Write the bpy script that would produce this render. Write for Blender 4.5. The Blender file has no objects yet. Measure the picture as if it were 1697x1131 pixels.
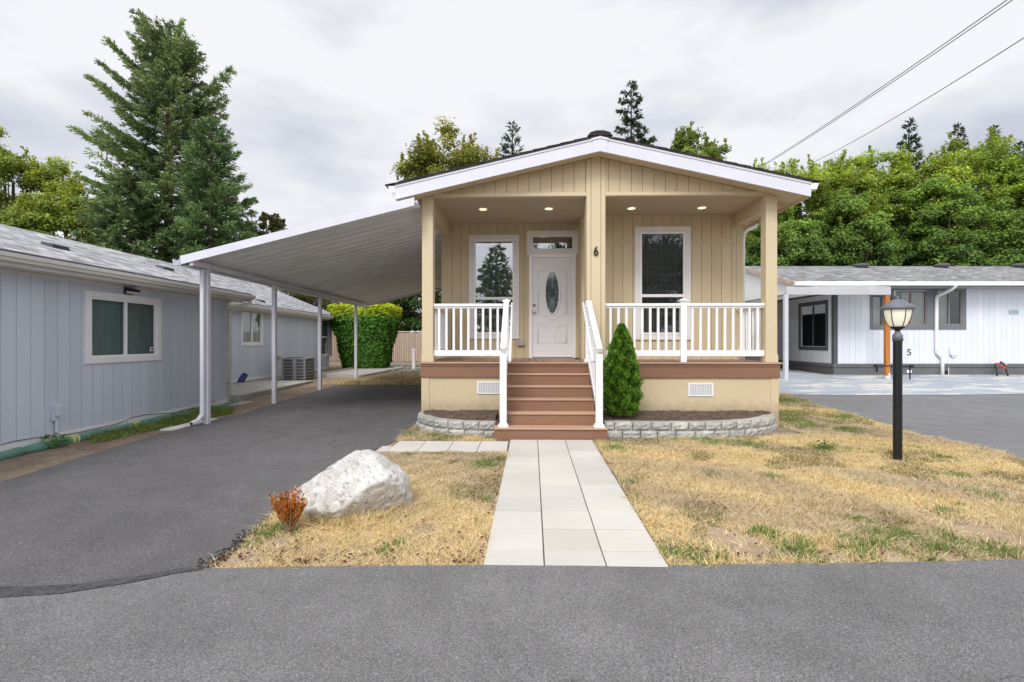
import bpy, bmesh, math, random
import numpy as np
from mathutils import Vector, Matrix, noise as mnoise

random.seed(7)
rng = np.random.default_rng(11)
S = bpy.context.scene
COL = S.collection
TH = math.radians(1.5)          # the camera is turned this much to the left of the house axis
CT, ST = math.cos(TH), math.sin(TH)
F = 815.0
EYE = 1.52

# ------------------------------------------------------------------ coordinates
def cf(lat, d):
    """plan point given sideways / ahead of the street corner -> world x, y"""
    return (lat * CT - d * ST, lat * ST + d * CT)

def at(px, py, Y):
    a = (px - 848.5) / F
    d = Y / (a * ST + CT)
    x, y = cf(a * d, d)
    return (x, Y, EYE + (565.5 - py) / F * d)

def atd(px, py, d):
    a = (px - 848.5) / F
    x, y = cf(a * d, d)
    return (x, y, EYE + (565.5 - py) / F * d)

def smax(a, s=0.3):
    return (a + np.sqrt(a * a + s * s)) / 2

def gz(x, y):
    """height of the terrain"""
    b = 0.02 * smax(y - 9.0)
    b = 0.22 - smax(0.22 - b, 0.05)
    r = 0.042 * smax(y - 8.7)
    r = 0.40 - smax(0.40 - r, 0.05)
    t = np.clip((x - 5.0) / 4.0, 0, 1)
    t = t * t * (3 - 2 * t)
    return b * (1 - t) + r * t

def gp(px, py, iters=6):
    a = (px - 848.5) / F
    z = 0.0
    for _ in range(iters):
        d = (EYE - z) * F / (py - 565.5)
        x, y = cf(a * d, d)
        z = float(gz(x, y))
    return (x, y)

# ------------------------------------------------------------------ materials
MATS = {}
def nn(nt, typ, **kw):
    n = nt.nodes.new(typ)
    for k, v in kw.items():
        if k in n.inputs: n.inputs[k].default_value = v
        else: setattr(n, k, v)
    return n

def mixc(nt, fac, a, b, mode='MIX'):
    n = nt.nodes.new('ShaderNodeMix'); n.data_type = 'RGBA'; n.blend_type = mode
    for sock, v in ((n.inputs[0], fac), (n.inputs[6], a), (n.inputs[7], b)):
        if isinstance(v, (int, float)): sock.default_value = v
        elif isinstance(v, tuple): sock.default_value = (*v[:3], 1)
        else: nt.links.new(v, sock)
    return n.outputs[2]

def ramp(nt, src, p0, p1, c0=(0, 0, 0), c1=(1, 1, 1)):
    r = nt.nodes.new('ShaderNodeValToRGB')
    r.color_ramp.elements[0].position = p0; r.color_ramp.elements[1].position = p1
    r.color_ramp.elements[0].color = (*c0, 1); r.color_ramp.elements[1].color = (*c1, 1)
    nt.links.new(src, r.inputs[0])
    return r.outputs[0]

def base_mat(name):
    m = bpy.data.materials.new(name); m.use_nodes = True
    nt = m.node_tree; nt.nodes.clear()
    out = nt.nodes.new('ShaderNodeOutputMaterial')
    p = nt.nodes.new('ShaderNodeBsdfPrincipled')
    nt.links.new(p.outputs[0], out.inputs[0])
    return m, nt, p, out

def coords(nt, scale=(1, 1, 1)):
    g = nt.nodes.new('ShaderNodeNewGeometry')
    mp = nt.nodes.new('ShaderNodeMapping'); mp.inputs['Scale'].default_value = scale
    nt.links.new(g.outputs['Position'], mp.inputs[0])
    return mp.outputs[0]

def noise(nt, vec, scale, detail=4, rough=.55):
    n = nn(nt, 'ShaderNodeTexNoise', Scale=scale, Detail=detail, Roughness=rough)
    nt.links.new(vec, n.inputs['Vector'])
    return n.outputs[0]

def M(name, col, rough=.6, var=.12, scale=3.0, fine=0.0, fscale=60.0, bump=0.0, bscale=80.0, metal=0.0,
      stretch=(1, 1, 1), tint=False, dirt=None, spec=.5):
    if name in MATS: return MATS[name]
    m, nt, p, out = base_mat(name)
    v = coords(nt, stretch)
    c0 = tuple(max(0, c * (1 - var)) for c in col); c1 = tuple(min(1, c * (1 + var)) for c in col)
    n = noise(nt, v, scale, 5)
    c = mixc(nt, ramp(nt, n, .3, .7), c0, c1)
    if fine:
        n2 = noise(nt, v, fscale, 3, .7)
        k = ramp(nt, n2, .25, .75, (1 - fine,) * 3, (1 + fine * .0 + 1 * 0,) * 3 if False else (1, 1, 1))
        c = mixc(nt, 1.0, c, k, 'MULTIPLY')
    if dirt:
        n3 = noise(nt, v, dirt[1], 6, .65)
        c = mixc(nt, ramp(nt, n3, dirt[2], dirt[2] + .12), c, dirt[0])
    if tint:
        a = nt.nodes.new('ShaderNodeAttribute'); a.attribute_name = 'tint'
        c = mixc(nt, 1.0, c, a.outputs['Color'], 'MULTIPLY')
    nt.links.new(c, p.inputs['Base Color'])
    p.inputs['Roughness'].default_value = rough
    p.inputs['Metallic'].default_value = metal
    p.inputs['Specular IOR Level'].default_value = spec
    if bump:
        b = nt.nodes.new('ShaderNodeBump'); b.inputs['Strength'].default_value = bump
        b.inputs['Distance'].default_value = .01
        nt.links.new(noise(nt, v, bscale, 4, .6), b.inputs['Height'])
        nt.links.new(b.outputs[0], p.inputs['Normal'])
    MATS[name] = m
    return m

def asphalt(name, base, contrast, patch, speck=170.0):
    m, nt, p, out = base_mat(name)
    v = coords(nt)
    n1 = noise(nt, v, .55, 5, .6)
    c = mixc(nt, ramp(nt, n1, .3, .72), tuple(b * (1 - patch) for b in base), tuple(b * (1 + patch) for b in base))
    vs = coords(nt, (1.0, 3.2, 1))
    n4 = noise(nt, vs, .8, 4, .6)
    c = mixc(nt, ramp(nt, n4, .5, .75, (0, 0, 0), (.22, .22, .22)), c, tuple(b * 1.35 for b in base))
    c = mixc(nt, 1.0, c, ramp(nt, noise(nt, v, 2.3, 6, .7), .38, .62, (.86, .86, .86), (1.04, 1.04, 1.04)), 'MULTIPLY')
    vo = nn(nt, 'ShaderNodeTexVoronoi', Scale=speck); nt.links.new(v, vo.inputs['Vector'])
    sep = nt.nodes.new('ShaderNodeSeparateColor'); nt.links.new(vo.outputs['Color'], sep.inputs[0])
    k = ramp(nt, sep.outputs[0], .0, 1.0, (1 - contrast,) * 3, (1, 1, 1))
    c = mixc(nt, 1.0, c, k, 'MULTIPLY')
    n2 = noise(nt, v, 85, 3, .75)
    c = mixc(nt, 1.0, c, ramp(nt, n2, .3, .62, (1 - contrast * .55,) * 3, (1, 1, 1)), 'MULTIPLY')
    k2 = ramp(nt, sep.outputs[1], .988, .996)
    c = mixc(nt, k2, c, (.42, .41, .40))
    nt.links.new(c, p.inputs['Base Color'])
    p.inputs['Roughness'].default_value = .82
    p.inputs['Specular IOR Level'].default_value = .35
    vs2 = nn(nt, 'ShaderNodeTexVoronoi', Scale=.9); nt.links.new(v, vs2.inputs['Vector'])
    c = mixc(nt, ramp(nt, vs2.outputs['Distance'], .012, .022, (1, 1, 1), (0, 0, 0)), c, (.02, .02, .02))
    wv = nt.nodes.new('ShaderNodeVectorMath'); wv.operation = 'MULTIPLY_ADD'
    nz_ = nn(nt, 'ShaderNodeTexNoise', Scale=1.6, Detail=4.0); nt.links.new(v, nz_.inputs['Vector'])
    nt.links.new(nz_.outputs['Color'], wv.inputs[0]); wv.inputs[1].default_value = (1.1, 1.1, 0); nt.links.new(v, wv.inputs[2])
    vc = nn(nt, 'ShaderNodeTexVoronoi', Scale=.28); vc.feature = 'DISTANCE_TO_EDGE'; nt.links.new(wv.outputs[0], vc.inputs['Vector'])
    ck = ramp(nt, vc.outputs['Distance'], .0006, .0016, (.45, .45, .45), (1, 1, 1))
    msk = ramp(nt, noise(nt, v, .35, 2), .50, .56)
    c = mixc(nt, msk, c, mixc(nt, 1.0, c, ck, 'MULTIPLY'))
    st_ = ramp(nt, noise(nt, v, 1.1, 3, .5), .62, .74, (1, 1, 1), (.80, .80, .80)); c = mixc(nt, 1.0, c, st_, 'MULTIPLY')
    nt.links.new(c, p.inputs['Base Color'])
    b = nt.nodes.new('ShaderNodeBump'); b.inputs['Strength'].default_value = .7; b.inputs['Distance'].default_value = .006
    nt.links.new(vo.outputs['Distance'], b.inputs['Height']); nt.links.new(b.outputs[0], p.inputs['Normal'])
    return m

def shingle(name, dark, light, along_y, row=.145, wid=.3):
    m, nt, p, out = base_mat(name)
    g = nt.nodes.new('ShaderNodeNewGeometry')
    sp = nt.nodes.new('ShaderNodeSeparateXYZ'); nt.links.new(g.outputs['Position'], sp.inputs[0])
    cb = nt.nodes.new('ShaderNodeCombineXYZ')
    if along_y:
        nt.links.new(sp.outputs[1], cb.inputs[0]); nt.links.new(sp.outputs[0], cb.inputs[1])
    else:
        nt.links.new(sp.outputs[0], cb.inputs[0]); nt.links.new(sp.outputs[1], cb.inputs[1])
    br = nt.nodes.new('ShaderNodeTexBrick')
    br.inputs['Scale'].default_value = 1.0
    br.inputs['Brick Width'].default_value = wid; br.inputs['Row Height'].default_value = row
    br.inputs['Mortar Size'].default_value = .006; br.inputs['Mortar Smooth'].default_value = .2
    br.inputs['Color1'].default_value = (*dark, 1); br.inputs['Color2'].default_value = (*light, 1)
    br.inputs['Mortar'].default_value = (*[d * .45 for d in dark], 1)
    nt.links.new(cb.outputs[0], br.inputs['Vector'])
    mp = nt.nodes.new('ShaderNodeMapping'); mp.inputs['Scale'].default_value = (2.6, 7, 1)
    nt.links.new(cb.outputs[0], mp.inputs[0])
    n = noise(nt, mp.outputs[0], 2.2, 4, .7)
    c = mixc(nt, 1.0, br.outputs['Color'], ramp(nt, n, .32, .66, (.52, .52, .54), (1.15, 1.15, 1.15)), 'MULTIPLY')
    n2 = noise(nt, mp.outputs[0], 60, 2, .7)
    c = mixc(nt, 1.0, c, ramp(nt, n2, .3, .7, (.75, .75, .75), (1.1, 1.1, 1.1)), 'MULTIPLY')
    nt.links.new(c, p.inputs['Base Color']); p.inputs['Roughness'].default_value = .9
    b = nt.nodes.new('ShaderNodeBump'); b.inputs['Strength'].default_value = .5; b.inputs['Distance'].default_value = .01
    nt.links.new(br.outputs['Fac'], b.inputs['Height']); b.invert = True
    nt.links.new(b.outputs[0], p.inputs['Normal'])
    return m

def leafmat(name, rough=.55, trans=.25):
    m, nt, p, out = base_mat(name)
    a = nt.nodes.new('ShaderNodeAttribute'); a.attribute_name = 'tint'
    nt.links.new(a.outputs['Color'], p.inputs['Base Color'])
    p.inputs['Roughness'].default_value = rough
    p.inputs['Specular IOR Level'].default_value = .3
    tr = nt.nodes.new('ShaderNodeBsdfTranslucent')
    nt.links.new(a.outputs['Color'], tr.inputs[0])
    mx = nt.nodes.new('ShaderNodeMixShader'); mx.inputs[0].default_value = trans
    nt.links.new(p.outputs[0], mx.inputs[1]); nt.links.new(tr.outputs[0], mx.inputs[2])
    nt.links.new(mx.outputs[0], out.inputs[0])
    return m

def glass(name, refl=.3, tintc=(.8, .85, .85), rough=.01):
    m, nt, p, out = base_mat(name)
    nt.nodes.remove(p)
    gl = nn(nt, 'ShaderNodeBsdfGlossy'); gl.inputs['Roughness'].default_value = rough; gl.inputs['Color'].default_value = (.95, .98, 1, 1)
    tr = nt.nodes.new('ShaderNodeBsdfTransparent'); tr.inputs[0].default_value = (*tintc, 1)
    lw = nt.nodes.new('ShaderNodeLayerWeight'); lw.inputs[0].default_value = .5
    pw = nt.nodes.new('ShaderNodeMath'); pw.operation = 'POWER'; pw.inputs[1].default_value = 4.0
    nt.links.new(lw.outputs['Facing'], pw.inputs[0])
    ad = nt.nodes.new('ShaderNodeMath'); ad.operation = 'ADD'; ad.use_clamp = True; ad.inputs[1].default_value = refl + .05
    nt.links.new(pw.outputs[0], ad.inputs[0])
    g = nt.nodes.new('ShaderNodeNewGeometry')
    b = nt.nodes.new('ShaderNodeBump'); b.inputs['Strength'].default_value = .06; b.inputs['Distance'].default_value = .02
    nt.links.new(noise(nt, g.outputs['Position'], 1.8, 2), b.inputs['Height']); nt.links.new(b.outputs[0], gl.inputs['Normal'])
    mx = nt.nodes.new('ShaderNodeMixShader')
    nt.links.new(ad.outputs[0], mx.inputs[0]); nt.links.new(tr.outputs[0], mx.inputs[1]); nt.links.new(gl.outputs[0], mx.inputs[2])
    nt.links.new(mx.outputs[0], out.inputs[0])
    return m

def emit(name, col, strength):
    m, nt, p, out = base_mat(name)
    p.inputs['Base Color'].default_value = (*col, 1)
    p.inputs['Emission Color'].default_value = (*col, 1); p.inputs['Emission Strength'].default_value = strength
    return m

tan = (.575, .472, .302)
m_tan = M('tan_paint', tan, .65, .05, 1.2, bump=.25, bscale=60, stretch=(1, 1, .12), tint=True)
m_tantrim = M('tan_trim', (.615, .51, .335), .6, .04, 1.5, bump=.08, bscale=60)
def dirty_tan():
    m = M('tan_paint_splashed', tan, .7, .05, 1.2, bump=.25, bscale=60, stretch=(1, 1, .3))
    nt = m.node_tree; p = [n for n in nt.nodes if n.type == 'BSDF_PRINCIPLED'][0]
    src = p.inputs['Base Color'].links[0].from_socket
    g = nt.nodes.new('ShaderNodeNewGeometry'); sp = nt.nodes.new('ShaderNodeSeparateXYZ'); nt.links.new(g.outputs['Position'], sp.inputs[0])
    n = noise(nt, g.outputs['Position'], 9, 5, .7)
    a = nt.nodes.new('ShaderNodeMath'); a.operation = 'MULTIPLY_ADD'; nt.links.new(n, a.inputs[0]); a.inputs[1].default_value = -.45; nt.links.new(sp.outputs[2], a.inputs[2])
    c = mixc(nt, ramp(nt, a.outputs[0], .02, .26, (.55, .55, .55), (0, 0, 0)), src, (.26, .19, .13))
    nt.links.new(c, p.inputs['Base Color']); return m
m_tandirt = dirty_tan()
m_groove = M('groove', (.22, .16, .09), .8)
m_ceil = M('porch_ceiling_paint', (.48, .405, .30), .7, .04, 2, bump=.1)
m_white = M('white_vinyl', (.86, .86, .87), .35, .02, 4, spec=.5)
m_wpaint = M('white_paint', (.80, .80, .81), .5, .04, 3, dirt=((.60, .59, .56), 2.2, .66))
m_fascia = M('fascia_white', (.66, .66, .72), .5, .03, 3, bump=.1, bscale=30)
m_door = M('door_paint', (.80, .79, .80), .35, .015, 2)
m_trimc = M('window_trim', (.76, .73, .70), .5, .03, 3)
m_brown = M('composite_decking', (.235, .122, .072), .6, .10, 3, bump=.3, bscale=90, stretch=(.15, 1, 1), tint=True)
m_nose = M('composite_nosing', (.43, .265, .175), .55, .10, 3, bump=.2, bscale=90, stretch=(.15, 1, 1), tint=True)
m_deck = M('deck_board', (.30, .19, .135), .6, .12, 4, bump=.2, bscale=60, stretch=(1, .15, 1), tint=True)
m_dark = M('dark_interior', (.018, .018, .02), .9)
m_blind = M('blind_slat', (.25, .255, .26), .5, .03)
m_blindw = M('blind_slat_light', (.38, .42, .41), .5, .03)
m_black = M('black_metal', (.018, .018, .02), .35, .2, 8, metal=.3)
m_lampgrey = M('lamp_grey_metal', (.13, .145, .165), .5, .12, 12, bump=.1)
m_metal = M('satin_nickel', (.55, .54, .52), .3, .05, 10, metal=1.0)
m_shroof = shingle('dark_shingle', (.030, .026, .026), (.06, .05, .05), True)
m_shleft = shingle('light_shingle', (.24, .24, .25), (.60, .60, .61), True, .14, .24)
m_shright = shingle('grey_shingle', (.17, .17, .165), (.40, .40, .395), False, .14, .26)
m_greysid = M('blue_grey_siding', (.555, .61, .69), .6, .06, 1.0, bump=.2, bscale=70, stretch=(1, 1, .12), tint=True)
m_greygr = M('blue_grey_groove', (.17, .18, .21), .8)
m_alum = M('white_aluminium', (.84, .84, .83), .45, .08, 1.5, spec=.5)
m_alumw = M('white_aluminium_trim', (.66, .66, .72), .4, .05, 3, dirt=((.5, .49, .46), 3, .70))
m_gutter = M('weathered_gutter', (.70, .68, .64), .5, .08, 2, dirt=((.42, .38, .33), 3, .62), stretch=(1, .3, 1))
m_block = M('split_face_block', (.52, .505, .47), .95, .22, 9, fine=.5, fscale=45, bump=1.0, bscale=60, tint=True)
m_soil = M('garden_soil', (.12, .082, .06), .95, .35, 8, fine=.4, fscale=60, bump=1.0, bscale=40)
m_paver = M('concrete_paver', (.56, .535, .49), .85, .06, 1.3, fine=.10, fscale=90, bump=.2, bscale=120, tint=True, dirt=((.50, .46, .41), 2.0, .64))
m_conc = M('old_concrete', (.47, .45, .41), .9, .14, 1.5, fine=.2, fscale=50, bump=.4, bscale=60)
m_concw = M('concrete_edge', (.62, .60, .56), .9, .1, 2)
m_fence = M('tan_fence_slats', (.46, .345, .27), .7, .08, 2, tint=True)
m_orange = M('stained_wood', (.47, .17, .035), .6, .25, 3, stretch=(3, 3, .3))
m_dkgrey = M('dark_grey_trim', (.085, .087, .095), .6, .08, 3)
m_midgrey = M('grey_trim', (.16, .165, .18), .6, .08, 3)
m_skirt = M('grey_skirting', (.12, .122, .128), .7, .12, 3)
m_wsid = M('white_siding', (.70, .725, .77), .6, .04, 1, tint=True)
m_wgroove = M('white_groove', (.42, .44, .47), .8)
m_bark = M('bark', (.075, .055, .042), .95, .4, 6, bump=1, bscale=20, stretch=(1, 1, .2))
m_leaf = leafmat('leaf', .55, .38); m_needle = leafmat('needle', .65, .22)
m_grass = leafmat('grass_blade', .7, .30)
m_green = M('green_fabric', (.11, .235, .18), .8, .2, 5, bump=.6, bscale=12)
m_ygreen = M('yellow_band', (.62, .66, .25), .6)
m_asph = asphalt('street_asphalt', (.30, .293, .29), .60, .14, 185)
m_drive = asphalt('driveway_asphalt', (.195, .187, .188), .55, .18, 180)
m_drive2 = asphalt('neighbour_asphalt', (.25, .25, .255), .3, .08, 190)
m_tar = M('tar_seal', (.085, .082, .082), .8, .55, 30, fine=.5, fscale=90, bump=1.0, bscale=90)
m_glassA = glass('porch_glass', .26)
m_glassB = glass('side_glass', .04)
m_glassD = glass('door_glass', .22, (.55, .6, .6), .08)
m_red = M('red_plastic', (.62, .08, .04), .4)
m_blue = M('blue_plastic', (.02, .05, .19), .4)
m_acgrey = M('ac_casing', (.27, .275, .27), .5, .1, 5)

# ------------------------------------------------------------------ mesh builder
class MB:
    def __init__(s): s.v = []; s.f = []; s.t = []; s.tint = (1, 1, 1)
    def rt(s, a=.06, b=None):
        k = 1 + random.uniform(-a, a) if b is None else random.uniform(a, b)
        s.tint = (k, k, k); return s
    def add(s, vs, fs):
        n = len(s.v); s.v.extend([tuple(v) for v in vs])
        for f in fs: s.f.append([i + n for i in f]); s.t.append(s.tint)
        return s
    def hexa(s, p):   # p: bottom 4 (ccw from above) then top 4
        return s.add(p, [(3, 2, 1, 0), (4, 5, 6, 7), (0, 1, 5, 4), (1, 2, 6, 5), (2, 3, 7, 6), (3, 0, 4, 7)])
    def box(s, x0, x1, y0, y1, z0, z1):
        if x0 > x1: x0, x1 = x1, x0
        if y0 > y1: y0, y1 = y1, y0
        if z0 > z1: z0, z1 = z1, z0
        return s.hexa([(x0, y0, z0), (x1, y0, z0), (x1, y1, z0), (x0, y1, z0), (x0, y0, z1), (x1, y0, z1), (x1, y1, z1), (x0, y1, z1)])
    def quad(s, a, b, c, d): return s.add([a, b, c, d], [(0, 1, 2, 3)])
    def bar(s, a, b, w, h, up=(0, 0, 1)):
        a = Vector(a); b = Vector(b); d = (b - a).normalized(); u = Vector(up)
        r = d.cross(u).normalized(); u = r.cross(d).normalized()
        r *= w / 2; u *= h / 2
        return s.hexa([a - r - u, a + r - u, b + r - u, b - r - u, a - r + u, a + r + u, b + r + u, b - r + u])
    def tube(s, pts, rad, n=8, cap=True):
        pts = [Vector(p) for p in pts]
        rads = rad if isinstance(rad, (list, tuple)) else [rad] * len(pts)
        rings = []; prev = None
        for i, p in enumerate(pts):
            d = (pts[min(i + 1, len(pts) - 1)] - pts[max(i - 1, 0)]).normalized()
            if prev is None:
                ref = Vector((0, 0, 1)) if abs(d.z) < .9 else Vector((1, 0, 0))
                u = d.cross(ref).normalized()
            else:
                u = (prev - d * prev.dot(d)).normalized()
            prev = u; w = d.cross(u)
            rings.append([p + (u * math.cos(2 * math.pi * k / n) + w * math.sin(2 * math.pi * k / n)) * rads[i] for k in range(n)])
        vs = [v for r in rings for v in r]; fs = []
        for i in range(len(rings) - 1):
            for k in range(n):
                k2 = (k + 1) % n
                fs.append((i * n + k, i * n + k2, (i + 1) * n + k2, (i + 1) * n + k))
        if cap:
            fs.append(tuple(range(n))[::-1]); fs.append(tuple((len(rings) - 1) * n + k for k in range(n)))
        return s.add(vs, fs)
    def lathe(s, c, prof, n=24):
        cx, cy, cz = c; vs = []; fs = []
        for r, z in prof:
            for k in range(n):
                a = 2 * math.pi * k / n; vs.append((cx + r * math.cos(a), cy + r * math.sin(a), cz + z))
        for i in range(len(prof) - 1):
            for k in range(n):
                k2 = (k + 1) % n; fs.append((i * n + k, i * n + k2, (i + 1) * n + k2, (i + 1) * n + k))
        fs.append(tuple(range(n))[::-1]); fs.append(tuple((len(prof) - 1) * n + k for k in range(n)))
        return s.add(vs, fs)
    def prism(s, poly, off):  # poly 3d list, extruded by off vector
        n = len(poly); o = Vector(off)
        vs = [Vector(p) for p in poly] + [Vector(p) + o for p in poly]
        fs = [tuple(range(n)), tuple(range(2 * n - 1, n - 1, -1))] + [(i, i + n, (i + 1) % n + n, (i + 1) % n) for i in range(n)]
        return s.add(vs, fs)
    def sweep(s, prof, a, b, sx, sz=(0, 0, 1)):  # closed profile (u,v) swept from a to b
        a = Vector(a); b = Vector(b); U = Vector(sx); V = Vector(sz)
        poly = [a + U * u + V * v for u, v in prof]
        return s.prism(poly, b - a)
    def build(s, name, mat, parent=None, bevel=0, smooth=False, loc=None, **tags):
        me = bpy.data.meshes.new(name)
        if loc is None and parent is None:
            xs = np.array(s.v); loc = (float((xs[:, 0].min() + xs[:, 0].max()) / 2), float((xs[:, 1].min() + xs[:, 1].max()) / 2), float(xs[:, 2].min()))
        vs = s.v if parent is not None else [(x - loc[0], y - loc[1], z - loc[2]) for x, y, z in s.v]
        me.from_pydata(vs, [], s.f); me.validate()
        bm = bmesh.new(); bm.from_mesh(me); bmesh.ops.recalc_face_normals(bm, faces=bm.faces); bm.to_mesh(me); bm.free()
        if len(me.polygons) == len(s.t):
            at_ = me.attributes.new('tint', 'FLOAT_COLOR', 'CORNER')
            cs = np.repeat(np.array([(*t, 1) for t in s.t], dtype=np.float32), [len(p.vertices) for p in me.polygons], axis=0)
            at_.data.foreach_set('color', cs.ravel())
        me.materials.append(mat)
        if smooth:
            for p in me.polygons: p.use_smooth = True
        o = bpy.data.objects.new(name, me); COL.objects.link(o)
        if bevel:
            b = o.modifiers.new('bevel', 'BEVEL'); b.width = bevel; b.segments = 2; b.limit_method = 'ANGLE'
        attach(o, parent, loc)
        tag(o, **tags)
        return o

def attach(o, parent, loc=None):
    if parent is None:
        if loc is not None: o.location = loc
        return
    o.parent = parent
    L = parent.get('_loc')
    if L is not None: o.matrix_parent_inverse = Matrix.Translation(-Vector(L))

def tag(o, label=None, cat=None, group=None, kind=None):
    if label: o['label'] = label
    if cat: o['category'] = cat
    if group: o['group'] = group
    if kind: o['kind'] = kind
    return o

def thing(name, label, cat, loc, group=None):
    o = bpy.data.objects.new(name, None); o.empty_display_size = .2
    COL.objects.link(o); o.location = loc; o['_loc'] = tuple(float(c) for c in loc)
    return tag(o, label, cat, group)

def turned(o):
    """the thing was built along the street corner's axes: turn it into the house's axes"""
    L = o['_loc']; x, y = cf(L[0], L[1]); o.location = (x, y, L[2]); o.rotation_euler = (0, 0, TH)

def finish():
    for o in bpy.data.objects:
        if '_loc' in o: del o['_loc']

def fast_mesh(name, verts, k, cols, mat, parent=None, loc=(0, 0, 0), **tags):
    """verts: (N,k,3) polygons of k corners, cols (N,3)"""
    N = verts.shape[0]
    V = verts.reshape(-1, 3).astype(np.float32)
    if parent is None: V = V - np.array(loc, dtype=np.float32)
    me = bpy.data.meshes.new(name)
    me.vertices.add(N * k); me.vertices.foreach_set('co', V.ravel())
    me.loops.add(N * k); me.loops.foreach_set('vertex_index', np.arange(N * k, dtype=np.int32))
    me.polygons.add(N); me.polygons.foreach_set('loop_start', np.arange(0, N * k, k, dtype=np.int32))
    me.update(calc_edges=True)
    a = me.attributes.new('tint', 'FLOAT_COLOR', 'POINT')
    c = np.ones((N * k, 4), dtype=np.float32); c[:, :3] = np.repeat(cols, k, axis=0)
    a.data.foreach_set('color', c.ravel())
    me.materials.append(mat)
    o = bpy.data.objects.new(name, me); COL.objects.link(o)
    attach(o, parent, loc); tag(o, **tags)
    return o

# ------------------------------------------------------------------ sheets draped over the terrain
def drape(name, poly, off, mat, step=1.0, **tags):
    me = bpy.data.meshes.new(name); bm = bmesh.new()
    vs = [bm.verts.new((x, y, 0)) for x, y in poly]; bm.faces.new(vs)
    xs = [p[0] for p in poly]; ys = [p[1] for p in poly]
    for ax, lo, hi in ((0, min(xs), max(xs)), (1, min(ys), max(ys))):
        k = math.ceil(lo / step) * step
        while k < hi:
            if not (ax == 0 and abs(k) > 22 or ax == 1 and (k > 34 or k < 6)):
                co = [0, 0, 0]; no = [0, 0, 0]; co[ax] = k; no[ax] = 1
                bmesh.ops.bisect_plane(bm, geom=bm.verts[:] + bm.edges[:] + bm.faces[:], plane_co=co, plane_no=no)
            k += step
    for v in bm.verts: v.co.z = float(gz(v.co.x, v.co.y)) + off
    bmesh.ops.triangulate(bm, faces=bm.faces)
    bmesh.ops.recalc_face_normals(bm, faces=bm.faces)
    for f in bm.faces:
        if f.normal.z < 0: f.normal_flip()
    bm.to_mesh(me); bm.free(); me.materials.append(mat)
    o = bpy.data.objects.new(name, me); COL.objects.link(o); tag(o, **tags)
    return o

def groundmat():
    m, nt, p, out = base_mat('bare_earth')
    v = coords(nt)
    c = mixc(nt, ramp(nt, noise(nt, v, 1.2, 6, .65), .35, .65), (.21, .15, .10), (.34, .26, .18))
    c = mixc(nt, ramp(nt, noise(nt, v, 9, 5, .7), .52, .7), c, (.46, .37, .25))
    c = mixc(nt, 1.0, c, ramp(nt, noise(nt, v, 70, 3, .7), .3, .7, (.55, .55, .55), (1.1, 1.1, 1.1)), 'MULTIPLY')
    nt.links.new(c, p.inputs['Base Color']); p.inputs['Roughness'].default_value = .95
    b = nt.nodes.new('ShaderNodeBump'); b.inputs['Strength'].default_value = .8; b.inputs['Distance'].default_value = .02
    nt.links.new(noise(nt, v, 40, 5, .7), b.inputs['Height']); nt.links.new(b.outputs[0], p.inputs['Normal'])
    return m

def thatchmat():
    m, nt, p, out = base_mat('dry_thatch')
    v = coords(nt)
    c = mixc(nt, ramp(nt, noise(nt, v, 1.6, 6, .65), .38, .62), (.42, .30, .18), (.58, .44, .28))
    c = mixc(nt, ramp(nt, noise(nt, v, 4, 5, .7), .56, .68), c, (.30, .225, .16))
    c = mixc(nt, 1.0, c, ramp(nt, noise(nt, v, 90, 3, .7), .3, .7, (.5, .5, .5), (1.15, 1.15, 1.15)), 'MULTIPLY')
    nt.links.new(c, p.inputs['Base Color']); p.inputs['Roughness'].default_value = .95
    b = nt.nodes.new('ShaderNodeBump'); b.inputs['Strength'].default_value = .8; b.inputs['Distance'].default_value = .02
    nt.links.new(noise(nt, v, 60, 5, .7), b.inputs['Height']); nt.links.new(b.outputs[0], p.inputs['Normal'])
    return m

def patiomat():
    m, nt, p, out = base_mat('worn_blue_grey_floor_paint')
    v = coords(nt, (1, 2.0, 1))
    c = mixc(nt, ramp(nt, noise(nt, v, .8, 5, .6), .35, .7), (.31, .345, .39), (.42, .455, .50))
    f = ramp(nt, noise(nt, v, .75, 8, .72), .505, .57)
    c = mixc(nt, f, c, (.62, .60, .55))
    c = mixc(nt, 1.0, c, ramp(nt, noise(nt, v, 14, 4, .7), .3, .6, (.8, .8, .8), (1, 1, 1)), 'MULTIPLY')
    nt.links.new(c, p.inputs['Base Color']); p.inputs['Roughness'].default_value = .75
    return m

# ground sheet
def ground_sheet():
    xs = sorted(set([-400, -200, -100, -60, -40, -30] + [x * 1.0 for x in range(-24, 27)] + [30, 40, 60, 100, 200, 400]))
    ys = sorted(set([-400, -200, -80, -40, -20, -10, 0, 3] + [y * 1.0 for y in range(6, 36)] + [40, 60, 100, 200, 400]))
    v = [(x, y, float(gz(x, y))) for y in ys for x in xs]
    nx = len(xs)
    f = [(j * nx + i, j * nx + i + 1, (j + 1) * nx + i + 1, (j + 1) * nx + i) for j in range(len(ys) - 1) for i in range(nx - 1)]
    me = bpy.data.meshes.new('ground'); me.from_pydata(v, [], f); me.materials.append(groundmat())
    for p in me.polygons: p.use_smooth = False
    o = bpy.data.objects.new('ground', me); COL.objects.link(o); tag(o, kind='structure')
ground_sheet()

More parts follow.
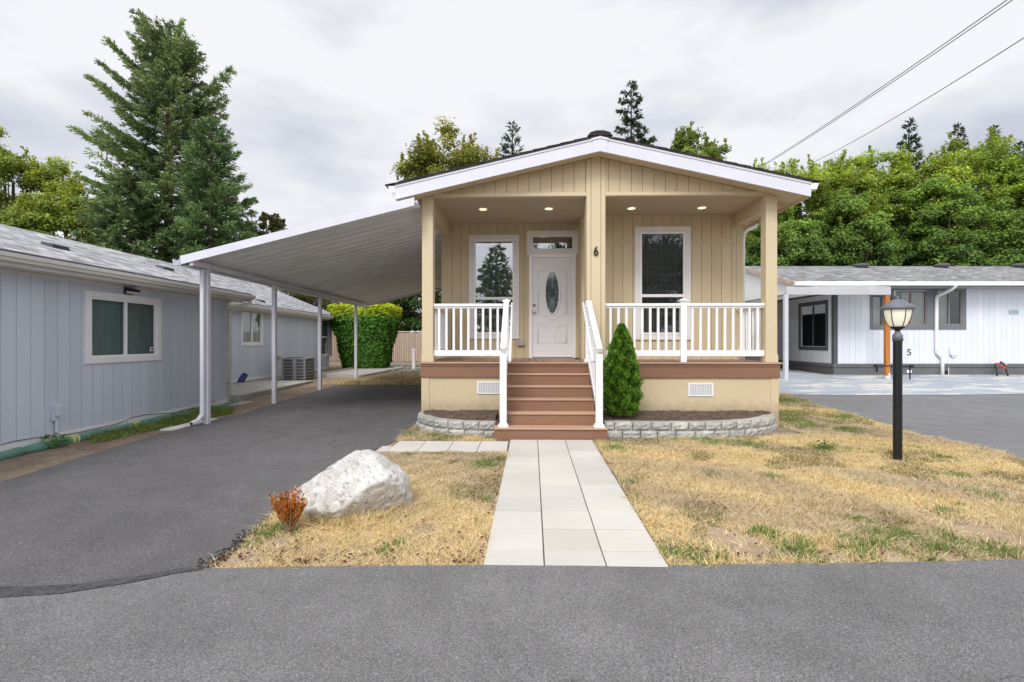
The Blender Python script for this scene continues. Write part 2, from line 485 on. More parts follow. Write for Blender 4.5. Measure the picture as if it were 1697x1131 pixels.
seam = [(0, 992), (109, 985), (218, 968), (291, 953), (335, 946)]
streetedge = [(335, 946), (400, 945.5), (500, 943), (620, 942), (800, 940.5), (1105, 940.5), (1250, 939), (1400, 937), (1550, 934.5), (1697, 931)]
seamg = [gp(*p) for p in seam]; edgeg = [gp(*p) for p in streetedge]
nd = [(1309, 654), (1350, 671), (1420, 690.5), (1496, 714), (1560, 729), (1656, 751), (1697, 764)]
ndg = [gp(*p) for p in nd]
rightend = [(9.5, 5.0), (12.5, 3.6)]
street = [(-40, 2.6), (-8, 2.75)] + [(seamg[0][0] - 1.5, seamg[0][1] - .02)] + seamg + edgeg[1:] + [(7.0, 3.45), (10, 3.5), (40, 3.5), (40, -9), (-40, -9)]
drape('street', street, .016, m_asph, kind='structure')

drv_left = [(0, 800), (12, 797), (170, 748), (330, 702), (420, 681), (430, 676.5), (496, 656.5), (539, 645), (555, 638.5)]
drv_right = [(697, 637.5), (697, 700), (655, 732), (611, 751), (560, 790), (500, 826), (445, 861), (400, 897), (360, 927), (335, 946)]
L = [gp(*p) for p in drv_left]; R = [gp(*p) for p in drv_right]
driveway = [(-9.5, 2.0), (-8.2, 3.2)] + L + [(-1.95, L[-1][1])] + R[1:] + [(R[-1][0], 2.6), (seamg[2][0], 2.0)]
drape('driveway', driveway, .010, m_drive, kind='structure')
# tar strip over the seam
tarp = []
wid = [.10, .085, .065, .05, .02]
up = [(x, y + w) for (x, y), w in zip(seamg, wid)]
lo = [(x, y - .03) for x, y in seamg]
tar = [(seamg[0][0] - 1.5, seamg[0][1] + .10)] + up + lo[::-1] + [(seamg[0][0] - 1.5, seamg[0][1] - .03)]
drape('tar_seam', tar[::-1], .021, m_tar, kind='structure')

ndrive = ndg + [rightend[0], rightend[1], (13.0, 3.3), (40, 3.3), (40, 16), (5.2, 16), (5.3, ndg[0][1] + .3)]
drape('neighbour_driveway', ndrive, .009, m_drive2, kind='structure')
pe = [gp(1309, 655), gp(1400, 656), gp(1500, 656), gp(1600, 655.5), gp(1697, 654)]
patio = [(4.95, pe[0][1] + .05)] + pe + [(26, pe[-1][1] - .1), (26, 16.95 + .5), (10.3, 17.2), (10.3, 24), (5.0, 24)]
drape('painted_patio', patio, .018, patiomat(), kind='structure')

m_thatch = thatchmat()
XW0, XW1 = -.284, .955
lawnR = [(.965, 3.30)] + [p for p in edgeg if p[0] > .97] + [(7.0, 3.45), (12.4, 3.5)] + rightend[::-1] + ndg[::-1] + [(5.2, 12.6), (4.75, 14), (4.55, 14), (4.55, 8.0), (1.27, 7.52), (1.07, 7.48)]
lawnL1 = [R[-1]] + [p for p in edgeg if p[0] < XW0 and p[0] > R[-1][0] + .05] + [(XW0, 3.31), (-.23, 6.67), R[3]] + R[4:-1]
lawnL2 = [(R[2][0], R[2][1]), (-.45, 7.33), (-.45, 7.9), (-1.9, 8.7), (R[1][0], R[1][1])]
lawnB = [(-6.6, 15.6), (-1.9, 15.4), (-1.9, 19.5), (-5.6, 19.3)]
drape('lawn_soil', lawnR, .003, m_thatch, kind='structure')
drape('lawn_soil', lawnL1, .003, m_thatch, kind='structure')
drape('lawn_soil', lawnL2, .003, m_thatch, kind='structure')
drape('lawn_soil', lawnB, .003, m_thatch, kind='structure')

# ------------------------------------------------------------------ grass blades
def inpoly(P, poly):
    x, y = P[:, 0], P[:, 1]; r = np.zeros(len(P), bool); n = len(poly)
    for i in range(n):
        x0, y0 = poly[i]; x1, y1 = poly[(i + 1) % n]
        c = ((y0 > y) != (y1 > y))
        with np.errstate(divide='ignore', invalid='ignore'):
            r ^= c & (x < (x1 - x0) * (y - y0) / (y1 - y0 + 1e-12) + x0)
    return r

_ph = rng.uniform(0, 6.28, (4, 10, 2)); _dr = rng.normal(size=(4, 10, 2))
def snoise(P, freq, k=0):
    s = np.zeros(len(P))
    for j in range(10):
        d = _dr[k, j] * freq
        s += np.sin(P @ d + _ph[k, j, 0])
    return s / 3.2

def grass(name, poly, dens, green_fn, bare_fn, hmin=.02, hmax=.05, **tags):
    p = np.array(poly); lo = p.min(0); hi = p.max(0)
    N = int((hi - lo).prod() * dens)
    P = rng.uniform(lo, hi, (N, 2)); P = P[inpoly(P, poly)]
    bare = bare_fn(P); P = P[rng.uniform(size=len(P)) > bare]
    g = green_fn(P); isg = rng.uniform(size=len(P)) < g
    n = len(P)
    clump = np.clip(.5 + .5 * snoise(P, 9, 1), 0, 1)
    h = (hmin + (hmax - hmin) * rng.uniform(size=n)) * (.55 + .8 * clump); h = np.where(isg, h * 1.15, h)
    ang = rng.uniform(0, 2 * np.pi, n)
    lean = np.abs(rng.normal(0, 1.1, n)) * h * np.where(isg, .7, 1.6)
    la = ang + rng.normal(0, .8, n) + 1.2 * snoise(P, 5, 2)
    w = rng.uniform(.0028, .0058, n) * (1 + (P[:, 1] - 3.3).clip(0, 6) * .16)
    base = np.stack([P[:, 0], P[:, 1], gz(P[:, 0], P[:, 1]) + .002], 1)
    side = np.stack([np.cos(ang) * w, np.sin(ang) * w, np.zeros(n)], 1)
    tip = base + np.stack([np.cos(la) * lean, np.sin(la) * lean, h], 1)
    V = np.stack([base - side, base + side, tip], 1)
    t = rng.uniform(size=(n, 1)); pn = np.clip(.5 + .6 * snoise(P, 2.2, 3), 0, 1)[:, None]
    straw = np.array([.82, .67, .43]) * (1 - t) + np.array([.55, .42, .23]) * t
    straw = straw * (.82 + .36 * pn); straw[:, 2] *= (1.12 - .25 * pn[:, 0])
    pale = rng.uniform(size=n) < .16; straw[pale] = np.array([.76, .65, .46]) * rng.uniform(.8, 1.05, (pale.sum(), 1))
    ob = (snoise(P, 3.1, 1) > .75) & (rng.uniform(size=n) < .5); straw[ob] = np.array([.30, .25, .10]) * rng.uniform(.7, 1.2, (ob.sum(), 1))
    gr = np.array([.12, .21, .035]) * (1 - t) + np.array([.24, .30, .07]) * t
    col = np.where(isg[:, None], gr, straw)
    fast_mesh(name, V, 3, np.clip(col, 0, 1), m_grass, loc=(float(lo[0]), float(lo[1]), 0), **tags)

greens = [(gp(x, y), r) for x, y, r in ((1115, 915, .16), (1150, 925, .16), (1320, 912, .2), (1345, 922, .16), (1275, 888, .12), (1265, 920, .09), (1440, 905, .2), (1470, 890, .17), (1500, 888, .15), (1425, 918, .14),
          (1545, 912, .15), (1600, 903, .16), (1640, 910, .22), (1680, 915, .2), (1500, 920, .1), (1030, 835, .1), (1040, 803, .12), (1365, 745, .22), (1390, 745, .12), (1300, 665, .5), (1300, 690, .45), (1320, 700, .3), (1390, 693, .35),
          (1340, 707, .3), (1110, 728, .18), (1160, 730, .2), (1190, 735, .22), (1240, 738, .22), (1010, 731, .22), (1060, 722, .25), (1100, 722, .25), (1410, 715, .25), (1520, 744, .15), (1570, 760, .12), (1420, 862, .1), (1640, 820, .15), (1590, 790, .12), (1280, 795, .1),
          (1560, 850, .1), (1180, 790, .08), (1020, 745, .2))]
greensL = [(gp(x, y), r) for x, y, r in ((805, 772, .22), (820, 765, .15), (465, 880, .14), (440, 887, .12), (640, 748, .05), (675, 755, .08), (720, 753, .08), (790, 752, .08), (650, 905, .08), (640, 915, .08), (805, 830, .07), (410, 903, .1), (380, 925, .1),
          (780, 720, .16), (810, 727, .15), (700, 712, .12), (720, 725, .15), (675, 722, .14), (745, 728, .15), (765, 714, .1))]
def gf(lst, amp=.75, base=.03):
    def f(P):
        g = np.full(len(P), base)
        for (cx, cy), r in lst:
            d2 = ((P[:, 0] - cx) ** 2 + ((P[:, 1] - cy)) ** 2) / (r * r)
            g = np.maximum(g, amp * np.exp(-d2 * (1.0 + .5 * snoise(P, 14, 0))))
        return g
    return f
bares = [(gp(x, y), r) for x, y, r in ((1215, 900, .32), (1250, 912, .25), (1190, 885, .2), (1520, 800, .25), (1500, 795, .3), (1480, 765, .2), (1650, 815, .3), (1620, 880, .25), (1660, 893, .3), (1430, 853, .13), (1110, 905, .06), (1340, 880, .1), (1380, 925, .12), (1480, 926, .15), (1570, 925, .12))]
baresL = [(gp(x, y), r) for x, y, r in ((400, 925, .2), (460, 900, .12), (700, 880, .14), (640, 848, .12), (780, 800, .12), (760, 770, .1))]
def bf(lst, base):
    def f(P):
        b = np.clip(base + .35 * snoise(P, 3.2, 2) - .1, .0, .8)
        for (cx, cy), r in lst:
            d2 = ((P[:, 0] - cx) ** 2 + (P[:, 1] - cy) ** 2) / (r * r)
            b = np.maximum(b, .97 * np.exp(-d2 * d2))
        return b
    return f
def zone(poly, y0, y1, x1=99):
    return poly
grass('dry_lawn_grass', lawnR, 9500, gf(greens), bf(bares, .12), kind='stuff', label='dry golden lawn grass right of the paved walkway', cat='grass')
grass('dry_lawn_grass', lawnL1, 14000, gf(greensL), bf(baresL, .12), hmin=.014, hmax=.036, kind='stuff', label='dry golden grass around the white boulder', cat='grass')
grass('dry_lawn_grass', lawnL2, 11000, gf(greensL, .7), bf([], .15), kind='stuff', label='small patch of dry and green grass below the left block wall', cat='grass')
grass('dry_lawn_grass', lawnB, 900, gf([((-5.6, 16), .6), ((-4, 15.7), .4), ((-3.0, 15.6), .5)], .5), bf([], .1), hmin=.05, hmax=.1, kind='stuff', label='dry grass behind the end of the carport driveway', cat='grass')
gstrip = [gp(x, y) for x, y in ((150, 738), (250, 716), (340, 697), (385, 686), (386, 676), (330, 682), (240, 700), (150, 722))]
grass('green_grass_strip', gstrip, 5000, lambda P: np.full(len(P), .92), lambda P: np.clip(.25 + .5 * snoise(P, 6, 1), 0, 1), hmin=.04, hmax=.09, kind='stuff', label='green grass strip between grey house wall and driveway', cat='grass')

# fallen leaves and pebbles
def litter():
    pts = []
    for _ in range(230):
        u = random.random()
        px = 340 + u * 460 if random.random() < .55 else 1110 + random.random() * 500
        py = 938 - abs(random.gauss(0, 14))
        pts.append(gp(px, py))
    for _ in range(70):
        pts.append(gp(random.uniform(380, 820), random.uniform(850, 935)) )
    for _ in range(50):
        t = random.random(); pts.append(gp(800 + 38 * t - random.uniform(1, 9), 935 - 190 * t))
    for _ in range(40): pts.append(gp(random.uniform(1130, 1650), random.uniform(780, 925)))
    V = []; C = []
    for x, y in pts:
        if not (inpoly(np.array([[x, y]]), lawnR)[0] or inpoly(np.array([[x, y]]), lawnL1)[0]): continue
        s = random.uniform(.008, .02); a = random.uniform(0, 6.28); z = float(gz(x, y)) + random.uniform(.015, .035)
        c, n = math.cos(a), math.sin(a); t1, t2 = random.uniform(-.5, .5) * s, random.uniform(-.5, .5) * s
        V.append([(x - c * s, y - n * s, z + t1), (x + n * s * .6, y - c * s * .6, z), (x + c * s, y + n * s, z + t2), (x - n * s * .6, y + c * s * .6, z + s * .3)])
        k = random.uniform(.6, 1.3); C.append((.13 * k, .022 * k, .025 * k) if random.random() < .75 else (.35 * k, .13 * k, .04 * k))
    fast_mesh('fallen_leaf_litter', np.array(V), 4, np.array(C), m_leaf, kind='stuff', label='dark red fallen leaves scattered along the lawn edges', cat='leaves')
litter()
def crumbs():
    V = []; C = []
    path = R[3:] 
    for _ in range(420):
        i = random.randrange(len(path) - 1); t = random.random(); a, b = path[i], path[i + 1]
        x = a[0] + (b[0] - a[0]) * t + random.gauss(.0, .035); y = a[1] + (b[1] - a[1]) * t + random.gauss(0, .03)
        s_ = random.uniform(.005, .016); z = float(gz(x, y)) + .014; an = random.uniform(0, 6.28); c, n = math.cos(an) * s_, math.sin(an) * s_
        top = (x, y, z + s_ * .9)
        q_ = [(x + c, y + n, z), (x - n, y + c, z), (x - c, y - n, z), (x + n, y - c, z)]
        for k in range(4): V.append([q_[k], q_[(k + 1) % 4], top]); g_ = random.uniform(.03, .10); C.append((g_, g_, g_))
    fast_mesh('asphalt_crumbs', np.array(V), 3, np.array(C), m_leaf, kind='stuff', label='loose dark asphalt crumbs along the driveway edge', cat='asphalt crumbs')
crumbs()
bx_, by_ = cf(-1.44, 4.42)
ring = [(bx_ + .56 * math.cos(k * .3927), by_ + .46 * math.sin(k * .3927)) for k in range(16)]
grass('boulder_foot_grass', ring, 4500, lambda P: np.full(len(P), .06), lambda P: np.clip(.25 + .3 * snoise(P, 5, 1), 0, 1), hmin=.05, hmax=.10, kind='stuff', label='longer straw grass around the foot of the boulder', cat='grass')

# ------------------------------------------------------------------ walkways
def pavers(name, rects, off=.0, th=.03, gap=.009, skew=0):
    mb = MB()
    for x0, x1, y0, y1 in rects:
        k = random.uniform(.92, 1.06); mb.tint = (k, k * random.uniform(.985, .995), k * random.uniform(.96, .99))
        dz = random.uniform(-.003, .003)
        z = float(gz((x0 + x1) / 2, (y0 + y1) / 2)) + .022 + dz
        sk = lambda y_: skew * (y_ - 3.3)
        a0, a1, b0, b1 = x0 + gap / 2, x1 - gap / 2, y0 + gap / 2 + random.uniform(-.001, .001), y1 - gap / 2
        tl = [random.uniform(-.0015, .0015) for _ in range(4)]
        pp = [(a0 + sk(b0), b0), (a1 + sk(b0), b0), (a1 + sk(b1), b1), (a0 + sk(b1), b1)]
        mb.hexa([(p_[0], p_[1], z - th) for p_ in pp] + [(p_[0], p_[1], z + t_) for p_, t_ in zip(pp, tl)])
    return mb.build(name, m_paver, bevel=.004, kind='structure')
rects = []
y = 3.30; first = True
while y < 7.45:
    h = .235 if first else .405
    for k in range(3):
        f = (y - 3.3) / 4.15
        x0 = -.284; w = 1.245 / 3
        yy = y
        rects.append((x0 + k * w, x0 + (k + 1) * w, yy, min(y + h, 7.49)))
    y += h; first = False
pavers('paved_walkway', rects, skew=.015)
rects = []
x = -.245
for i in range(5):
    for j in range(2):
        w = .41
        x1 = x - i * w; x0 = x1 - w
        y0 = 6.66 + j * .345
        if i == 4: x0 = x1 - (.16 if j == 0 else .0); 
        if x1 - x0 > .03: rects.append((x0, x1, y0, y0 + .345))
pavers('side_walkway', rects)

# ------------------------------------------------------------------ siding
def siding(mb, bk, mp, u0, u1, z0, ztop, holes=(), pitch=.203, gap=.008, th=.012, phase=0.0):
    """mp(u,w,z): w is the distance out of the wall plane"""
    if not callable(ztop):
        zt = ztop; ztop = lambda u: zt
    cuts = {u0, u1}
    k = u0 + phase
    grooves = []
    while k < u1:
        if k > u0 + .02: grooves.append(k)
        k += pitch
    edges = [(u0, 0)] + [(g, 1) for g in grooves] + [(u1, 0)]
    for i in range(len(edges) - 1):
        a = edges[i][0] + (gap / 2 if edges[i][1] else 0); b = edges[i + 1][0] - (gap / 2 if edges[i + 1][1] else 0)
        xs = sorted({a, b} | {h[0] for h in holes if a < h[0] < b} | {h[1] for h in holes if a < h[1] < b})
        mb.rt(.035)
        for p, q in zip(xs[:-1], xs[1:]):
            m = (p + q) / 2
            hs = sorted([(h[2], h[3]) for h in holes if h[0] <= m <= h[1]])
            z = z0; segs = []
            for ha, hb in hs:
                if ha > z: segs.append((z, ha, False))
                z = max(z, hb)
            segs.append((z, None, True))
            for za, zb, top in segs:
                zp = ztop(p) if top else zb; zq = ztop(q) if top else zb
                if zp - za < .002 and zq - za < .002: continue
                for mesh, wa, wb in ((mb, 0, th),):
                    P = [mp(p, wa, za), mp(q, wa, za), mp(q, wb, za), mp(p, wb, za), mp(p, wa, zp), mp(q, wa, zq), mp(q, wb, zq), mp(p, wb, zp)]
                    mesh.hexa(P)
    # backing sheet
    xs = sorted({u0, u1} | {min(max(h[0], u0), u1) for h in holes} | {min(max(h[1], u0), u1) for h in holes})
    for p, q in zip(xs[:-1], xs[1:]):
        if q - p < 1e-4: continue
        m = (p + q) / 2
        hs = sorted([(h[2], h[3]) for h in holes if h[0] <= m <= h[1]]); z = z0; segs = []
        for ha, hb in hs:
            if ha > z: segs.append((z, ha, False))
            z = max(z, hb)
        segs.append((z, None, True))
        for za, zb, top in segs:
            zp = ztop(p) if top else zb; zq = ztop(q) if top else zb
            if max(zp, zq) - za < .004: continue
            e = .001
            bk.hexa([mp(p, -.05, za), mp(q, -.05, za), mp(q, -e, za), mp(p, -e, za), mp(p, -.05, zp - .001), mp(q, -.05, zq - .001), mp(q, -e, zq - .001), mp(p, -e, zp - .001)])

def ubox(mb, mp, u0, u1, w0, w1, z0, z1):
    mb.hexa([mp(u0, w0, z0), mp(u1, w0, z0), mp(u1, w1, z0), mp(u0, w1, z0), mp(u0, w0, z1), mp(u1, w0, z1), mp(u1, w1, z1), mp(u0, w1, z1)])

def uquad(mb, mp, u0, u1, w, w_, z0, z1):
    mb.add([mp(u0, w, z0), mp(u1, w, z0), mp(u1, w, z1), mp(u0, w, z1)], [(0, 1, 2, 3)])

def frame(mb, mp, u0, u1, z0, z1, t, w0, w1, tb=None):
    tb = t if tb is None else tb
    ubox(mb, mp, u0, u1, w0, w1, z1 - t, z1)
    ubox(mb, mp, u0, u1, w0, w1, z0, z0 + tb)
    ubox(mb, mp, u0, u0 + t, w0, w1, z0 + tb, z1 - t)
    ubox(mb, mp, u1 - t, u1, w0, w1, z0 + tb, z1 - t)

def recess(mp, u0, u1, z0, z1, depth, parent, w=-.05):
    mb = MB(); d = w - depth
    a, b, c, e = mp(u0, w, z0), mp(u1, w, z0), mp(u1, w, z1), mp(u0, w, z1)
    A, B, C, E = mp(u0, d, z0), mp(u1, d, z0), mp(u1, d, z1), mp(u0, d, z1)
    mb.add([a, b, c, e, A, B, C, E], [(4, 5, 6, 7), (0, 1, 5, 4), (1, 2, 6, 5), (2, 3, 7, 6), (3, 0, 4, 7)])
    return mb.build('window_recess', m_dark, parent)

def slats(mp, u0, u1, z0, z1, w, parent, mat, pitch=.025, tilt=.35):
    mb = MB(); z = z1
    while z > z0:
        k = random.uniform(.9, 1.1); mb.tint = (k, k, k)
        dz = .02 * tilt
        mb.add([mp(u0, w - .010, z - dz), mp(u1, w - .010, z - dz), mp(u1, w + .010, z + dz), mp(u0, w + .010, z + dz)], [(0, 1, 2, 3)])
        z -= pitch
    for f in (.15, .5, .85):
        u = u0 + (u1 - u0) * f
        ubox(mb, mp, u - .002, u + .002, w + .011, w + .013, z0, z1)
    ubox(mb, mp, u0, u1, w - .015, w + .018, z1, z1 + .03)
    return mb.build('blind', mat, parent)

# ------------------------------------------------------------------ THE TAN HOUSE
X0, X1, XC = -1.87, 4.50, 1.30
YF, YL, YR = 8.90, 11.00, 10.28
DZ = 1.14; CZ = 4.13; YB = 24.0
house = thing('manufactured_house', 'tan single storey home with white gable fascia, covered porch and number 6 on its column', 'house', (XC, 15.0, 0))
fr = lambda Y: (lambda u, w, z: (u, Y - w, z))
mpF, mpL, mpR = fr(YF), fr(YL), fr(YR)
EZ, PZ = 4.265, 5.075          # roof top height at the eaves and at the ridge
EX0, EX1 = -2.27, 4.90; YE = 8.55
slope = (PZ - EZ) / (XC - EX0)
def rz(x): return PZ - slope * abs(x - XC)

# windows and door positions
def span(pxa, pya, pxb, pyb, Y):
    a = at(pxa, pya, Y); b = at(pxb, pyb, Y); return a[0], b[0], b[2], a[2]   # u0,u1,z0,z1
wR = span(1051.3, 376.5, 1144, 563.5, YR)
wL = span(777, 390, 860.5, 562, YL)
tr = span(873.2, 383.5, 958.3, 422, YL)
dr = span(876.6, 422, 954, 592.5, YL)
def shrink(s, k): return (s[0] + k, s[1] - k, s[2] + k, s[3] - k)
mb, bk = MB(), MB()
XS = 1.20   # where the porch back wall steps forward (behind the column)
hole = lambda s: shrink(s, .05)
siding(mb, bk, mpL, X0 + .13, XS, DZ, 3.66, [hole(wL), hole(tr), (dr[0] + .03, dr[1] - .03, DZ - 1, dr[3] + .05)], phase=.10)
siding(mb, bk, mpL, X0 + .13, XS, 3.70, CZ, [h for h in [hole(wL), hole(tr)] if h[3] > 3.7], phase=.10)
siding(mb, bk, mpR, XS, X1 - .13, DZ, 3.56, [hole(wR)], phase=.02)
siding(mb, bk, mpR, XS, X1 - .13, 3.60, CZ, [hole(wR)] if wR[3] - .05 > 3.6 else [], phase=.02)
bk.box(X0 + .13, XS, YL + .001, YL + .05, 3.655, 3.705)
bk.box(XS, wR[0] + .06, YR + .001, YR + .05, 3.555, 3.605); bk.box(wR[1] - .06, X1 - .13, YR + .001, YR + .05, 3.555, 3.605)
# seam battens, corner boards, return of the step
mb.tint = (1, 1, 1)
for (a, b, mp_, z) in ((X0 + .13, wL[0] + .01, mpL, 3.64), (wL[1] - .01, tr[0] + .01, mpL, 3.64), (tr[1] - .01, XS, mpL, 3.64), (XS, wR[0] + .01, mpR, 3.545), (wR[1] - .01, X1 - .14, mpR, 3.545)):
    ubox(mb, mp_, a, b, .013, .022, z, z + .075)
mb.box(X0, X0 + .13, YL - .02, YL + .05, DZ, CZ); mb.box(X1 - .13, X1, YR - .02, YR + .05, DZ, CZ)
mb.box(XS - .02, XS, YR - .002, YL - .014, DZ, CZ)
# side walls and rear
mb.box(X0, X0 + .05, YL + .05, YB, .3, 4.2); mb.box(X1 - .05, X1, YR + .05, YB, .3, 4.2); mb.box(X0 + .05, X1 - .05, YB - .05, YB, .3, 4.2)
wall = mb.build('wall', m_tan, house, bevel=.0)
bk.build('wall_groove_backing', m_groove, wall)

# gable
mb, bk = MB(), MB()
mp = fr(YF)
CX0, CX1 = 1.109, 1.445
gt = lambda u: rz(u) - .238
for (a_, b_, ph_) in ((X0 + .2, CX0, .12), (CX1, X1 - .2, .06)):
    mb, bk = MB(), MB(); siding(mb, bk, mp, a_, b_, 4.20, gt, phase=ph_)
    g = mb.build('gable_siding', m_tan, house); bk.build('gable_groove_backing', m_groove, g)
mb = MB()   # header board and side beams
mb.box(X0 + .2, CX0, YF - .025, YF + .09, CZ, 4.197); mb.box(CX1, X1 - .2, YF - .025, YF + .09, CZ, 4.197)
mb.box(X0 + .01, X0 + .17, YF + .1, YL - .022, 3.90, CZ + .05); mb.box(X1 - .17, X1 - .01, YF + .1, YR - .022, 3.90, CZ + .05)
mb.build('porch_beam', m_tantrim, house, bevel=.006)
mb = MB(); mb.box(X0 + .17, X1 - .17, YF + .091, YL, CZ, CZ + .04)
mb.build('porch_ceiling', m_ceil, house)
# centre column clad in siding
mb, bk = MB(), MB()
mb.box(CX0, CX0 + .075, YF - .03, YF + .31, DZ, gt(CX0)); mb.box(CX0 + .083, CX1 - .083, YF - .026, YF + .31, DZ, gt(XC)); mb.box(CX1 - .075, CX1, YF - .03, YF + .31, DZ, gt(CX1))
bk.box(CX0 + .07, CX1 - .07, YF - .015, YF + .30, DZ, gt(CX0))
c = mb.build('porch_column', m_tantrim, house, bevel=.003); bk.build('column_groove_backing', m_groove, c)
for x in (X0, X1 - .2):
    mb = MB(); mb.box(x, x + .2, YF - .01, YF + .19, DZ + .14, 4.19); mb.box(x - .012, x + .212, YF - .022, YF + .202, DZ, DZ + .14)
    mb.build('porch_post', m_tantrim, house, bevel=.006)
# house number
def text(s, size, loc, rot, mat, parent, name, ext=.008, off=.0, sx=1.0):
    cu = bpy.data.curves.new(name, 'FONT'); cu.body = s; cu.size = size; cu.extrude = ext; cu.offset = off; cu.align_x = 'CENTER'; cu.align_y = 'CENTER'
    tmp = bpy.data.objects.new(name + '_t', cu); COL.objects.link(tmp)
    dg = bpy.context.evaluated_depsgraph_get(); me = bpy.data.meshes.new_from_object(tmp.evaluated_get(dg))
    bpy.data.objects.remove(tmp)
    me.transform(Matrix.Translation(loc) @ Matrix.Rotation(rot[2], 4, 'Z') @ Matrix.Rotation(rot[0], 4, 'X') @ Matrix.Diagonal((sx, 1, 1, 1)))
    me.materials.clear(); me.materials.append(mat)
    o = bpy.data.objects.new(name, me); COL.objects.link(o); attach(o, parent); return o
p = at(987.5, 417.5, YF - .03)
text('6', .235, (p[0], YF - .042, p[2]), (math.pi / 2, 0, 0), m_black, house, 'house_number', off=.0015, sx=.82)['label'] = 'black metal house number 6 on the porch column'

# roof
mb = MB()
ya, yb = YE - .02, YB + .3
for x0 in (EX0 - .03, EX1 + .03):
    a = rz(x0)
    mb.hexa([(x0, ya, a - .02), (XC, ya, PZ - .02), (XC, yb, PZ - .02), (x0, yb, a - .02), (x0, ya, a + .012), (XC, ya, PZ + .012), (XC, yb, PZ + .012), (x0, yb, a + .012)] if x0 < XC else
            [(XC, ya, PZ - .02), (x0, ya, a - .02), (x0, yb, a - .02), (XC, yb, PZ - .02), (XC, ya, PZ + .012), (x0, ya, a + .012), (x0, yb, a + .012), (XC, yb, PZ + .012)])
# raised course edges along the rake
for i in range(15):
    for sgn in (-1, 1):
        xx = XC + sgn * (.22 + i * .235); x2 = xx + sgn * .235
        z1, z2 = rz(xx) + .013, rz(x2) + .013
        pts = [(xx, ya - .006, z1), (x2, ya - .006, z2), (x2, ya + .3, z2), (xx, ya + .3, z1), (xx, ya - .006, z1 + .005), (x2, ya - .006, z2 + .016), (x2, ya + .3, z2 + .016), (xx, ya + .3, z1 + .005)]
        mb.hexa(pts)
roof = mb.build('roof', m_shroof, house)
mb = MB()
mb.prism([(XC - .22, ya - .012, PZ - .01), (XC - .17, ya - .012, PZ + .055), (XC - .06, ya - .012, PZ + .085), (XC + .06, ya - .012, PZ + .085), (XC + .17, ya - .012, PZ + .055), (XC + .22, ya - .012, PZ - .01)], (0, 15.6, 0))
mb.build('ridge_cap', m_shroof, roof, bevel=.01)
mb = MB()
for sgn, ex in ((-1, EX0), (1, EX1)):
    xs = XC + sgn * .13
    mb.prism([(xs, YE, rz(xs) - .02), (ex, YE, rz(ex) - .02), (ex, YE, rz(ex) - .265), (xs, YE, rz(xs) - .265)], (0, .03, 0))
    mb.prism([(xs, YE - .012, rz(xs) - .02), (ex, YE - .012, rz(ex) - .02), (ex, YE - .012, rz(ex) - .055), (xs, YE - .012, rz(xs) - .055)], (0, .011, 0))
mb.prism([(XC - .13, YE - .01, rz(XC - .13) - .02), (XC, YE - .01, PZ - .02), (XC + .13, YE - .01, rz(XC + .13) - .02), (XC + .13, YE - .01, rz(XC + .13) - .27), (XC, YE - .01, PZ - .27), (XC - .13, YE - .01, rz(XC - .13) - .27)], (0, .04, 0))
mb.prism([(XC - .15, YE - .022, rz(XC - .15) - .018), (XC, YE - .022, PZ - .012), (XC + .15, YE - .022, rz(XC + .15) - .018), (XC + .15, YE - .022, rz(XC + .15) - .055), (XC, YE - .022, PZ - .052), (XC - .15, YE - .022, rz(XC - .15) - .055)], (0, .011, 0))
mb.build('fascia', m_fascia, house, bevel=.002)
mb = MB()   # soffits under the overhangs
for sgn, ex, wx in ((-1, EX0, X0), (1, EX1, X1)):
    for (y0, y1, xi) in ((YE + .03, YF - .03, XC), ):
        a, b = rz(ex) - .24, rz(xi) - .24
        mb.hexa([(min(ex, xi), y0, a if ex < xi else b), (max(ex, xi), y0, b if ex < xi else a), (max(ex, xi), y1, b if ex < xi else a), (min(ex, xi), y1, a if ex < xi else b)] +
                [(min(ex, xi), y0, (a if ex < xi else b) + .015), (max(ex, xi), y0, (b if ex < xi else a) + .015), (max(ex, xi), y1, (b if ex < xi else a) + .015), (min(ex, xi), y1, (a if ex < xi else b) + .015)])
    za = rz(ex) - .24; zb = rz(wx) - .24
    lo_, hi_ = (ex, wx) if ex < wx else (wx, ex); zl, zh = (za, zb) if ex < wx else (zb, za)
    mb.hexa([(lo_, YF - .03, zl), (hi_, YF - .03, zh), (hi_, YB, zh), (lo_, YB, zl), (lo_, YF - .03, zl + .015), (hi_, YF - .03, zh + .015), (hi_, YB, zh + .015), (lo_, YB, zl + .015)])
    # eave board
    bx = ex + (.0 if ex < XC else -.03)
    mb.box(bx, bx + .03, YE + .032, YB, rz(ex) - .27, rz(ex) - .03)
sf = mb.build('soffit', m_tantrim, house)
mb = MB()
y = YF + .25
while y < 14:
    xx = X1 + .17; z = rz(xx) - .24
    mb.hexa([(xx, y, z - .006), (xx + .13, y, z - .006 - slope * .13), (xx + .13, y + .2, z - .006 - slope * .13), (xx, y + .2, z - .006), (xx, y, z - .001), (xx + .13, y, z - .001 - slope * .13), (xx + .13, y + .2, z - .001 - slope * .13), (xx, y + .2, z - .001)])
    mb.build('soffit_vent', m_ceil, sf); mb = MB()
    y += .42
gprof = [(0, .0), (0, .11), (.01, .11), (.01, .012), (.085, .012), (.115, .105), (.125, .105), (.095, 0)]
for ex, sg in ((EX0, -1), (EX1, 1)):
    mb = MB(); mb.sweep(gprof, (ex, YE + .0, rz(ex) - .14), (ex, YB, rz(ex) - .14), (sg, 0, 0))
    mb.prism([(ex + sg * u, YE - .004, rz(ex) - .14 + v) for u, v in ((0, 0), (0, .11), (.125, .105), (.095, 0))], (0, .004, 0))
    mb.build('gutter', m_white, house)
